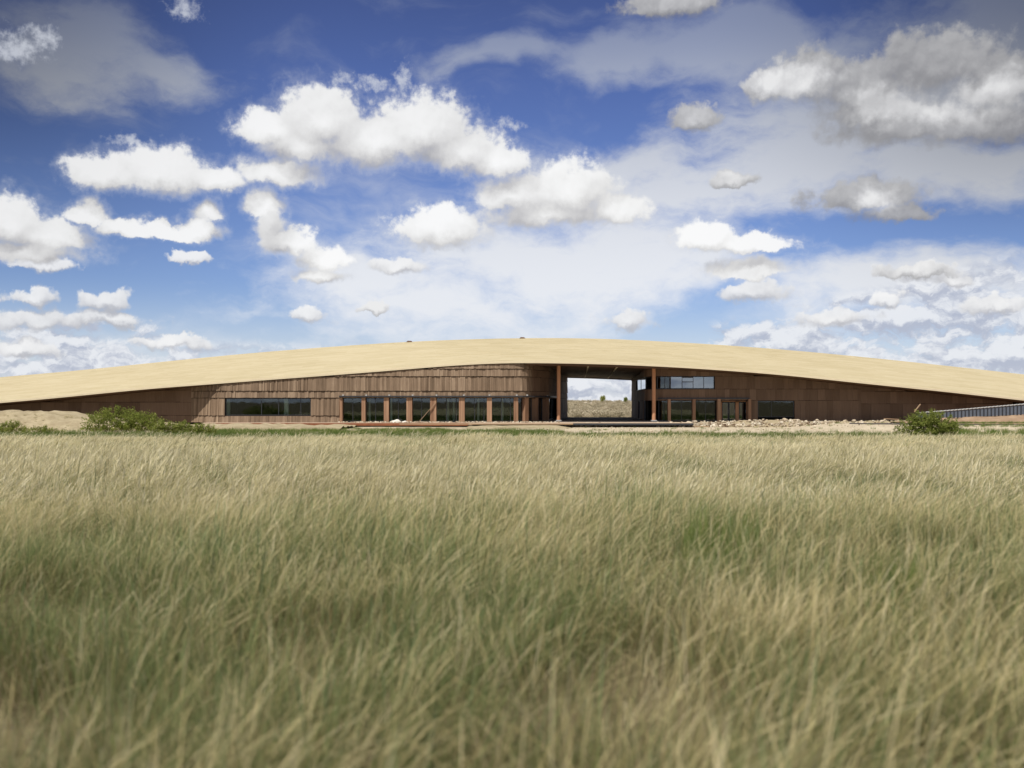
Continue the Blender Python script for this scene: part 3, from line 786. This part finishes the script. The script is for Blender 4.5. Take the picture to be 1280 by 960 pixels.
# ------------------------------------------------------------------ stones and building rubble
def rock_mesh(seed, q):
    bm = bmesh.new(); bmesh.ops.create_icosphere(bm, subdivisions=2, radius=1)
    for v in bm.verts:
        n_ = mnoise.noise(v.co * 1.3 + Vector((seed * 3.1, 0, 0))) * .5 + mnoise.noise(v.co * 3 + Vector((0, seed, 0))) * .18
        v.co *= 1 + n_
        v.co = Vector((round(v.co.x * 3.2) / 3.2 * .5 + v.co.x * .5, round(v.co.y * 3.2) / 3.2 * .5 + v.co.y * .5, round(v.co.z * 3.5) / 3.5 * .5 + v.co.z * .5))
        v.co.z *= .62
    me = bpy.data.meshes.new('stone'); bm.to_mesh(me); bm.free(); me.materials.append(M['stone'])
    return me
rocks = [rock_mesh(i, 1) for i in range(6)]
q = random.Random(21)
def heap_h(px):
    return interp(px, [700, 820, 860, 900, 950, 1000, 1060, 1120, 1180], [.45, .5, .5, .62, .78, .72, .62, .7, .7])
# heap body, stone debris joined
rb = MB()
def chunk(mb, c, s_):
    pts = []
    for dx_ in (-1, 1):
        for dy_ in (-1, 1):
            for dz_ in (-1, 1):
                pts.append(Vector((dx_ * q.uniform(.5, 1) * s_, dy_ * q.uniform(.5, 1) * s_, dz_ * q.uniform(.3, .8) * s_)))
    rot = Matrix.Rotation(q.random() * 6, 3, 'Z') @ Matrix.Rotation(q.uniform(-.6, .6), 3, 'X')
    pts = [rot @ p + Vector(c) for p in pts]
    mb.poly(pts, [(0, 1, 3, 2), (4, 6, 7, 5), (0, 4, 5, 1), (2, 3, 7, 6), (0, 2, 6, 4), (1, 5, 7, 3)], q.random())
for k in range(5200):
    px = q.uniform(822, 1165); Y = q.uniform(105.2, 110.6)
    if q.random() < .15: px = q.uniform(704, 760); Y = q.uniform(105.5, 110)
    e = 1 - abs((Y - 107.8) / 3.0)
    z = gz(0, Y) + (heap_h(px) - .1) * max(0, e) ** .6 * q.uniform(.3, 1.12) * (1 if px > 820 else .95)
    chunk(rb, (X(px, Y), Y, max(z, .1)), .035 + .13 * q.random() ** 2.2)
for k in range(420):
    px = q.uniform(424, 700); Y = q.uniform(107.0, 108.25)
    chunk(rb, (X(px, Y), Y, .47 + q.random() * .05), q.uniform(.03, .10))
for k in range(1500):      # pebbles and clods on the open sand
    px = q.uniform(600, 1230); Y = q.uniform(80, 105)
    chunk(rb, (X(px, Y), Y, gz(X(px, Y), Y) + .01), .02 + .06 * q.random() ** 2)
tag(rb.build('rubble', M['rubble']), 'strewn building rubble and broken stone along the right front of the building', kind='stuff')
mound('rubble_bank', X(815, 107), X(1175, 107), 104.7, 111.3, lambda x, y: heap_h(640 + x / 107 * F) - .22, M['berm'], 'low bank of spoil below the rubble before the right wing', 90, 20, .22)
k = 0
for i in range(58):
    px = q.uniform(845, 1110) if i < 50 else q.uniform(712, 745); Y = q.uniform(105.4, 108.6)
    o = bpy.data.objects.new('loose_stone', q.choice(rocks)); C.objects.link(o)
    sc = .09 + .16 * q.random() ** 2
    e = max(0, 1 - abs((Y - 107.8) / 3.0)) ** .6
    o.location = (X(px, Y), Y, gz(0, Y) + (heap_h(px)) * e + sc * .1); o.rotation_euler = (q.uniform(-.3, .3), q.uniform(-.3, .3), q.random() * 6); o.scale = (sc * 1.3, sc, sc)
    tag(o, 'pale broken stone lying in the rubble before the building', 'stone', 'loose stones in the rubble')
# tumbled debris boards
for (a, b, Y, za, zb, lab) in ((1105, 1125, 106, .88, .80, 'short brown board lying flat on the rubble behind the right shrub'),
                               (1143, 1152, 105, 1.6, 2.38, 'thin pole sticking up slanting from the rubble by the ramp railing'),
                               (868, 886, 104.2, .12, .1, 'pale plank lying below the terrace slab beside the trench')):
    mb = MB(); mb.bar((X(a, Y) - X(a, Y), 0, 0), (X(b, Y) - X(a, Y), .3, zb - za), .12 if 'pole' not in lab else .07, .09)
    nm = 'pole' if 'pole' in lab else 'board'
    tag(mb.build(nm, M['plank'], loc=(X(a, Y), Y, za)), lab, nm)
# the post carrying the slanting pole down to the rubble
mb = MB(); x0 = X(524, 108.0); x1 = X(545.5, 108.2)
mb.bar((0, 0, .06), (x1 - x0, .25, Z(502, 108.2) - FL + .05), .09, .05)
tag(mb.build('leaning_board', M['plank'], loc=(x0, 107.75, FL - .08)), 'pale board leaning slantwise against a timber pier of the arcade', 'board')
# white sacking
bm = bmesh.new(); bmesh.ops.create_icosphere(bm, subdivisions=4, radius=1)
for v in bm.verts:
    v.co *= 1 + .28 * mnoise.noise(v.co * 1.6 + Vector((4, 1, 0))) + .08 * mnoise.noise(v.co * 5)
    v.co.z = v.co.z * .42 + .10 * math.sin(v.co.x * 3); v.co.x *= 1.05; v.co.y *= .5
    if v.co.z < -.1: v.co.z = -.1 + (v.co.z + .1) * .2
me = bpy.data.meshes.new('sack'); bm.to_mesh(me); bm.free(); me.materials.append(M['plaster'])
me.polygons.foreach_set('use_smooth', [True] * len(me.polygons))
for (px, sc, lab) in ((494.5, .52, 'larger crumpled white sack lying on the terrace before the arcade'), (505.5, .26, 'smaller white lump beside the crumpled sack on the terrace')):
    o = bpy.data.objects.new('sack', me); C.objects.link(o); o.location = (X(px, 107.4), 107.4, .50); o.scale = (sc, sc, sc); tag(o, lab, 'sack')

# ------------------------------------------------------------------ ramp railing at right
rl = empty('ramp_railing', (X(1150, 100), 100, 1.0))
tag(rl, 'low sloping railing of grey panels with a pale scalloped cap at the right end', 'railing')
def rz(px): return Z(interp(px, [1145, 1200, 1280], [515.8, 511.5, 504.6]), 100)
def rzb(px): return Z(interp(px, [1145, 1200, 1280], [521, 519.2, 515.5]), 100)
px = 1146.0
def rp(mb, nm, mat):
    o = mb.build(nm, mat); o.parent = rl; o.matrix_parent_inverse = Matrix.Translation(-rl.location); return o
mesh_cache = {}
while px < 1400:
    nxt = px + 4.65
    x0, x1 = X(px, 100), X(nxt, 100)
    mb = MB(); mb.hexa([(x0 + .05, 100, rzb(px) - .2), (x1 - .05, 100, rzb(nxt) - .2), (x1 - .05, 100.06, rzb(nxt) - .2), (x0 + .05, 100.06, rzb(px) - .2)],
                       [(x0 + .05, 100, rz(px) - .14), (x1 - .05, 100, rz(nxt) - .14), (x1 - .05, 100.06, rz(nxt) - .14), (x0 + .05, 100.06, rz(px) - .14)], .5)
    rp(mb, 'panel', M['pvc'])
    mb = MB(); mb.box((x0 - .04, 99.93, rzb(px) - .25), (x0 + .04, 100.08, rz(px) - .1), .5); rp(mb, 'post', M['metal_dark'])
    mb = MB(); mb.tube((x0, 99.98, rz(px) - .06), (x1 - .04, 99.98, rz(nxt) - .03), .065, .055, 8); rp(mb, 'cap', M['metal_light'])
    px = nxt
mb = MB()
for a, b, ya, yb in ((1062, 1150, 529.3, 530.2), (1150, 1290, 530.2, 531.0), (1290, 1400, 531.0, 531.4)):
    mb.tube((X(a, 94), 94, Z(ya, 94)), (X(b, 94), 94, Z(yb, 94)), .06, .06)
tag(mb.build('pipe', M['pipe']), 'long thin grey pipe laid along the ground at the right', 'pipe')

# ------------------------------------------------------------------ shrubs and trees
def leafcloud(n, lobes, leaf, seed, low=0.05):
    q = np.random.default_rng(seed); V = []; Fc = []; T = []
    lob = np.array([(l[0], l[1], l[2], l[3], l[4], l[5]) for l in lobes]); wgt = lob[:, 3] * lob[:, 4] * lob[:, 5]; wgt = wgt / wgt.sum()
    ids = q.choice(len(lob), n, p=wgt)
    d = q.normal(size=(n, 3)); d /= np.linalg.norm(d, axis=1)[:, None]
    rr = q.random(n) ** .45
    # clumps: pull leaves towards twigs
    tw = q.normal(size=(len(lob) * 26, 3)); tw[:, 2] += .35; tw /= np.linalg.norm(tw, axis=1)[:, None]
    c = lob[ids, :3] + d * rr[:, None] * lob[ids, 3:6]
    k = ids * 26 + q.integers(0, 26, n)
    tc_ = lob[ids, :3] + tw[k] * lob[ids, 3:6] * (q.random((n, 1)) ** .55) * 1.24
    mixw = (q.random((n, 1)) < .82)
    c = np.where(mixw, tc_ + q.normal(size=(n, 3)) * leaf * 1.1, c)
    c[:, 2] = np.maximum(c[:, 2], low * q.random(n))
    a = q.normal(size=(n, 3)); a /= np.linalg.norm(a, axis=1)[:, None]
    b = np.cross(a, q.normal(size=(n, 3))); b /= np.linalg.norm(b, axis=1)[:, None]
    L_ = leaf * q.uniform(.6, 1.3, (n, 1))
    v = np.stack([c - a * L_, c + b * L_ * .45, c + a * L_, c - b * L_ * .45], 1).reshape(-1, 3)
    fc = np.arange(n * 4).reshape(-1, 4)
    return v, fc, q.random(n)
def mesh_np(name, v, f_, tone, mat, along=None):
    me = bpy.data.meshes.new(name)
    me.vertices.add(len(v)); me.vertices.foreach_set('co', np.ascontiguousarray(v, dtype=np.float32).ravel())
    me.loops.add(f_.size); me.loops.foreach_set('vertex_index', f_.ravel().astype(np.int32))
    me.polygons.add(len(f_)); me.polygons.foreach_set('loop_start', np.arange(len(f_), dtype=np.int32) * 4)
    a = me.attributes.new('tone', 'FLOAT', 'FACE'); a.data.foreach_set('value', tone.astype(np.float32))
    if along is not None:
        a = me.attributes.new('along', 'FLOAT', 'POINT'); a.data.foreach_set('value', along.astype(np.float32))
    me.materials.append(mat); me.update(); me.validate(); return me
def shrub(name, loc, lobes, n, leaf, seed, label, mat='leaf', cat='shrub', group=None, stems=14):
    e = empty(name, loc); tag(e, label, cat, group)
    v, f_, t = leafcloud(n, lobes, leaf, seed)
    o = bpy.data.objects.new('foliage', mesh_np('foliage', v, f_, t, M[mat])); C.objects.link(o); o.parent = e
    mb = MB(); qq = random.Random(seed)
    for k in range(stems):
        l = qq.choice(lobes); bx = l[0] * .6 + qq.uniform(-.2, .2) * l[3]
        tip = Vector((l[0] + qq.uniform(-.8, .8) * l[3], l[1] + qq.uniform(-.6, .6) * l[4], l[2] + qq.uniform(.3, 1.08) * l[5]))
        mid = Vector((bx, 0, 0)).lerp(tip, .5) + Vector((qq.uniform(-.1, .1), 0, .1))
        mb.tube((bx, l[1] * .5, -.1), mid, .022, .014, 5); mb.tube(mid, tip, .014, .005, 5)
    o = mb.build('stem', M['bark'], e)
    return e
def gl(px, Y): return (X(px, Y), Y, gz(X(px, Y), Y))
# left cluster
L1 = gl(152, 84)
shrub('shrub', L1, [(-2.0, 0, .8, 1.1, 1, .8), (-.8, 0, 1.1, 1.2, 1.1, 1.05), (.6, .2, 1.0, 1.2, 1.1, 1.0), (1.8, 0, .9, 1.1, 1, .85), (2.6, 0, .7, .8, .8, .7), (0.2, 0, .4, 2.6, .9, .5), (-2.9, 0, .3, .6, .5, .3)], 11000, .075, 1, 'large bushy green shrub before the left end of the building', stems=30)
L2 = gl(222, 76)
shrub('shrub', L2, [(-.9, 0, .55, .7, .6, .55), (.2, 0, .55, .8, .6, .55), (1.5, 0, .4, .7, .5, .5), (2.4, .1, .35, .5, .4, .45)], 7500, .055, 2, 'lower sprawling green shrub right of the large left shrub', stems=20)
L3 = gl(14, 80)
shrub('shrub', L3, [(-.9, 0, .45, .6, .5, .5), (.1, 0, .5, .6, .5, .6), (1.1, 0, .3, .4, .4, .35)], 4200, .055, 3, 'small sparse green shrub at the left edge by the earth bank', stems=14)
L4 = gl(55, 79)
shrub('shrub', L4, [(0, 0, .3, 1.4, .4, .35)], 1800, .055, 9, 'scattered low green shoots between the left edge and the large shrub', stems=8)
R1 = gl(1160, 66)
shrub('shrub', R1, [(-1.2, 0, .75, .75, .8, .75), (-.5, 0, 1.0, .9, .9, .95), (.2, 0, 1.05, .9, .9, 1.0), (.8, 0, .9, .9, .9, .9), (1.4, 0, .7, .6, .7, .7), (0, 0, .45, 1.8, .9, .5)], 12000, .065, 4, 'rounded green shrub standing alone at the right before the ramp railing', stems=26)
for o_ in C.objects:
    if o_.name.startswith('shrub') and o_.location.x > 10: o_.scale = (1, 1, .9)
# trees far beyond the passage
def far_tree(px, Y, h, wd, seed, label):
    base = gl(px, Y); e = empty('tree', base); tag(e, label, 'tree')
    v, f_, t = leafcloud(2600, [(0, 0, h * .6, wd * .9, wd * .9, h * .38), (wd * .4, 0, h * .62, wd * .7, wd * .7, h * .3), (-wd * .4, 0, h * .58, wd * .75, wd * .75, h * .32)], h * .035, seed)
    o = bpy.data.objects.new('crown', mesh_np('crown', v, f_, t, M['leaf'])); C.objects.link(o); o.parent = e
    mb = MB(); mb.tube((0, 0, -.3), (0, 0, h * .6), h * .035, h * .015); mb.build('trunk', M['bark'], e)
far_tree(753.5, 330, 2.6, .85, 11, 'larger round dark tree on the horizon seen through the passage')
far_tree(782, 330, 2.1, .6, 12, 'smaller dark tree at the right of the horizon seen through the passage')

# ------------------------------------------------------------------ grasses (geometry-node instances of tufts)
def tuft(name, nb, h, spread, width, lean, mat, seed, seg=4, head=0.0, curl=1.0, headw=2.4):
    q = np.random.default_rng(seed); V = []; Fc = []; T = []; A = []
    for b in range(nb):
        ang = q.random() * 2 * PI; r0 = spread * math.sqrt(q.random())
        x, y = r0 * math.cos(ang), r0 * math.sin(ang)
        H = h * q.uniform(.55, 1.1)
        out = q.uniform(.05, .35) * curl
        lx = lean * q.uniform(.1, 1.75) + math.cos(ang) * out; ly = math.sin(ang) * out + q.normal() * .14
        fa = q.random() * PI; wx, wy = math.cos(fa), math.sin(fa)
        w0 = width * q.uniform(.6, 1.3); tn = q.random(); o = len(V)
        for s_ in range(seg + 1):
            t = s_ / seg
            px_ = x + lx * H * t ** 1.8; py_ = y + ly * H * t ** 1.8; pz = H * (t - .28 * (abs(lx) + abs(ly)) * t ** 2.5)
            ww = w0 * (1 - t) ** .7 + w0 * .08
            if head and t > .6: ww = w0 * headw * math.sin((t - .6) / .4 * PI * .93 + .2)
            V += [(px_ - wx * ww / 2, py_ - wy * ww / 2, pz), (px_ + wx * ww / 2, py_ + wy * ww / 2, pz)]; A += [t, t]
        for s_ in range(seg):
            a = o + 2 * s_; Fc.append((a, a + 1, a + 3, a + 2)); T.append(tn)
    me = mesh_np(name, np.array(V), np.array(Fc), np.array(T), mat, np.array(A))
    return bpy.data.objects.new(name, me)
def scatter(name, kinds, pts, kid, rot, scl, label):
    col_ = bpy.data.collections.new(name + '_kinds')
    for i, o in enumerate(kinds):
        o.name = '%s_kind_%s' % (name, 'abcdefghijklmnop'[i]); col_.objects.link(o)
    me = bpy.data.meshes.new(name); n = len(pts)
    me.vertices.add(n); me.vertices.foreach_set('co', np.ascontiguousarray(pts, dtype=np.float32).ravel())
    a = me.attributes.new('kid', 'INT', 'POINT'); a.data.foreach_set('value', kid.astype(np.int32))
    a = me.attributes.new('rot', 'FLOAT_VECTOR', 'POINT'); a.data.foreach_set('vector', rot.astype(np.float32).ravel())
    a = me.attributes.new('scl', 'FLOAT', 'POINT'); a.data.foreach_set('value', scl.astype(np.float32))
    o = bpy.data.objects.new(name, me); C.objects.link(o)
    g = bpy.data.node_groups.new(name, 'GeometryNodeTree')
    g.interface.new_socket('Geometry', in_out='INPUT', socket_type='NodeSocketGeometry')
    g.interface.new_socket('Geometry', in_out='OUTPUT', socket_type='NodeSocketGeometry')
    N = g.nodes; Lk = g.links
    gi, go = N.new('NodeGroupInput'), N.new('NodeGroupOutput')
    ci = N.new('GeometryNodeCollectionInfo'); ci.inputs['Collection'].default_value = col_; ci.inputs['Separate Children'].default_value = True; ci.inputs['Reset Children'].default_value = True
    ip = N.new('GeometryNodeInstanceOnPoints'); ip.inputs['Pick Instance'].default_value = True
    def na(nm, dt):
        k = N.new('GeometryNodeInputNamedAttribute'); k.data_type = dt; k.inputs[0].default_value = nm; return k.outputs[0]
    Lk.new(gi.outputs[0], ip.inputs['Points']); Lk.new(ci.outputs[0], ip.inputs['Instance'])
    Lk.new(na('kid', 'INT'), ip.inputs['Instance Index']); Lk.new(na('rot', 'FLOAT_VECTOR'), ip.inputs['Rotation']); Lk.new(na('scl', 'FLOAT'), ip.inputs['Scale'])
    Lk.new(ip.outputs[0], go.inputs[0])
    md = o.modifiers.new('grass', 'NODES'); md.node_group = g
    return tag(o, label, kind='stuff')
G = np.random.default_rng(99)
def field(n, y0, y1, wid=.56, margin=2.0):
    # uniform over the wedge that can be seen from about the camera's place
    out = []
    while len(out) < n:
        y = G.uniform(y0, y1, n * 2); x = G.uniform(-1, 1, n * 2) * (wid * y1 + margin)
        k = np.abs(x) < wid * y + margin
        out += list(zip(x[k], y[k]))
    return np.array(out[:n])
near = [tuft('t', 6, .98, .45, .0024, .95, M['dry'], 40, 9, 1, 1.6, 1.9), tuft('t', 24, .72, .45, .0021, .34, M['dry'], 1, 7, 1, 1.0, 1.8), tuft('t', 21, .60, .45, .0019, .60, M['dry'], 2, 7, 1, 1.5, 2.0), tuft('t', 17, .80, .50, .0018, .45, M['dry'], 21, 8, 1, 2.0, 1.7),
        tuft('t', 36, .44, .40, .0032, .12, M['green'], 3, 4, 0, 1.3), tuft('t', 30, .62, .42, .0034, .20, M['green'], 4, 5, 0, 1.1), tuft('t', 56, .30, .45, .0027, .25, M['litter'], 11, 5, 0, 3.2)]
mid = [tuft('t', 28, .68, .50, .0052, .45, M['pale'], 5, 5, 1, 1.2, 2.3), tuft('t', 26, .66, .50, .0046, .75, M['pale'], 6, 5, 1, 1.6, 2.3),
       tuft('t', 40, .48, .50, .0075, .14, M['green'], 7, 3, 0, 1.4), tuft('t', 40, .34, .50, .0060, .3, M['litter'], 12, 3, 0, 2.5)]
farg = [tuft('t', 28, .62, .60, .0105, .45, M['pale'], 8, 4, 1, 1.2, 2.5), tuft('t', 28, .64, .60, .0098, .75, M['pale'], 9, 4, 1, 1.4, 2.5),
        tuft('t', 32, .46, .60, .016, .14, M['green'], 10, 3, 0, 1.2)]
near.append(tuft('t', 7, .62, .45, .0085, .10, M['blade'], 41, 5, 0, .9))
mid.append(tuft('t', 9, .58, .45, .011, .12, M['blade'], 42, 4, 0, .9))
kinds = near + mid + farg
parts_ = []
def add(n, y0, y1, ids, probs, gaps=0.0):
    p = field(int(n * (1 + gaps)), y0, y1)
    if gaps:      # thin spots where old thatch and soil show
        gp = np.array([fbm(a + 9, b, .75) + .5 * fbm(a, b + 30, 2.2) for a, b in p])
        p = p[gp > np.quantile(gp, gaps * .75)]
    for cx, cy, cr in ((2.11, 10.2, .62), (2.96, 7.5, .42)):      # the fresh green clumps stand clear
        p = p[(np.abs(p[:, 0] - cx) > cr * .8) | (np.abs(p[:, 1] - cy) > cr * 1.3)]
    pn = np.array([.6 * fbm(a, b * .6, .3) + 1.3 * fbm(a + 70, b * .8, 1.1) for a, b in p])     # patches greener or drier
    kid = np.empty(len(p), int); u = G.random(len(p))
    dryp = np.clip(probs + pn * .42, .08, .95)
    dry = u < dryp
    nd, ng = ids[:2]
    kid = np.where(dry, G.choice(nd, len(p)), G.choice(ng, len(p)))
    z = np.array([gz(a, b) for a, b in p])
    rot = np.stack([G.normal(0, .08, len(p)), G.normal(0.06, .10, len(p)), G.normal(0, 1.1 if y0 < 5 else .75, len(p))], 1)
    sc = G.triangular(.55, .95, 1.45, len(p)) * (1 + np.array([fbm(a + 50, b, .2) for a, b in p]) * .25)
    parts_.append((np.column_stack([p, z]), kid, rot, sc))
add(11500, .6, 15, ([1, 1, 2, 3, 3, 0, 0], [4, 4, 5, 5, 6, 6, 7]), .36, .42)
add(12500, 14, 36, ([8, 9], [10, 10, 11, 12]), .52, .30)
add(13000, 34, 59, ([13, 14], [15]), .57)
add(420, 60, 69, ([13, 14], [15]), .5)
scatter('tall_grass', kinds, np.vstack([a[0] for a in parts_]), np.concatenate([a[1] for a in parts_]), np.vstack([a[2] for a in parts_]), np.concatenate([a[3] for a in parts_]), 'wide field of wind combed pale and green grass filling the foreground')

# short green strip before the sand, and patches by the right bank
lush = [tuft('t', 40, .36, .40, .020, .10, M['lush'], 14, 3), tuft('t', 36, .48, .40, .016, .16, M['lush'], 15, 3), tuft('t', 26, .40, .30, .016, .35, M['dry'], 16, 3)]
pts = []
for k in range(20000):
    px = G.uniform(-80, 1360); Y = 59 + abs(G.normal(0, 9.5))
    lim = interp(px, [0, 240, 560, 600, 900, 1100, 1200, 1300], [88, 97, 90, 80, 78, 78, 88, 90])
    if Y > lim: continue
    pts.append((X(px, Y), Y))
for k in range(1700):
    px = G.uniform(230, 700); Y = G.uniform(78, 99 if px < 560 else 88); pts.append((X(px, Y), Y))
for k in range(500):
    px = G.uniform(1190, 1400); Y = G.uniform(91.5, 95); pts.append((X(px, Y), Y))
for k in range(300):
    px = G.uniform(1180, 1400); Y = G.uniform(80, 90); pts.append((X(px, Y), Y))
for k in range(40):
    px = G.uniform(600, 1190); Y = G.uniform(76, 84); pts.append((X(px, Y), Y))
for k in range(160):
    px = G.uniform(600, 1190); Y = G.uniform(78, 103); pts.append((X(px, Y), Y))
nb0 = len(pts)
for k in range(420):
    Y = G.uniform(91, 99); x = G.uniform(-62, -33); pts.append((x, Y))
pts = np.array(pts); z = np.array([gz(a, b) for a, b in pts])
for k in range(nb0, len(pts)):
    a, b = pts[k]; z[k] += interp(a, [-75, -50, -44, -40, -34, -16], [1.68, 1.62, 1.42, 0.95, 0.38, 0.22]) * sstep(0, .35, (b - 92) / 15.5) - .08
z = z + np.where((pts[:, 0] > 34) & (pts[:, 1] > 93), .15, 0)
n = len(pts)
scatter('green_grass', lush, np.column_stack([pts, z]), np.where(np.arange(n) >= nb0, 2, G.choice(3, n, p=[.47, .36, .17])), np.stack([G.normal(0, .08, n), G.normal(0, .1, n), G.random(n) * 6.3], 1), G.uniform(.5, 1.15, n) * np.where((pts[:, 1] > 90), .6, 1), 'strip of short fresh green grass between the field and the sand')
# dry scrub beyond the building
def scrub_obj(seed):
    v, f_, t = leafcloud(420, [(0, 0, .3, .7, .7, .4), (.4, .1, .25, .5, .5, .3)], .09, seed)
    return bpy.data.objects.new('s', mesh_np('scrub', v, f_, t, M['scrub']))
pts = []
for k in range(1500):
    Y = 146 + 240 * G.random() ** 1.3; pts.append((G.uniform(.01, .16) * Y, Y))
for k in range(500):
    Y = 146 + 260 * G.random(); pts.append((G.uniform(-.7, .7) * Y, Y))
pts = np.array(pts); n = len(pts); z = np.array([gz(a, b) for a, b in pts])
scatter('dry_scrub', [scrub_obj(1), scrub_obj(2), scrub_obj(3)], np.column_stack([pts, z]), G.choice(3, n, p=[.45, .4, .15]), np.stack([np.zeros(n), np.zeros(n), G.random(n) * 6.3], 1), G.uniform(.35, 1.25, n), 'tawny dry scrub on the rise beyond the passage')

# two fresh green clumps standing in the field
def clump(px, Y, seed, h, sp_, nb, label):
    o = tuft('grass_clump', nb, h, sp_, .008, .12, M['lush'], seed, 5, 0, .5)
    C.objects.link(o); o.location = gl(px, Y); tag(o, label, 'grass clump')
clump(895, 10.4, 31, .78, .36, 620, 'larger bright green grass clump standing in the dry field right of centre')
clump(1120, 7.7, 32, .72, .22, 300, 'smaller dull green grass clump low at the right of the field')
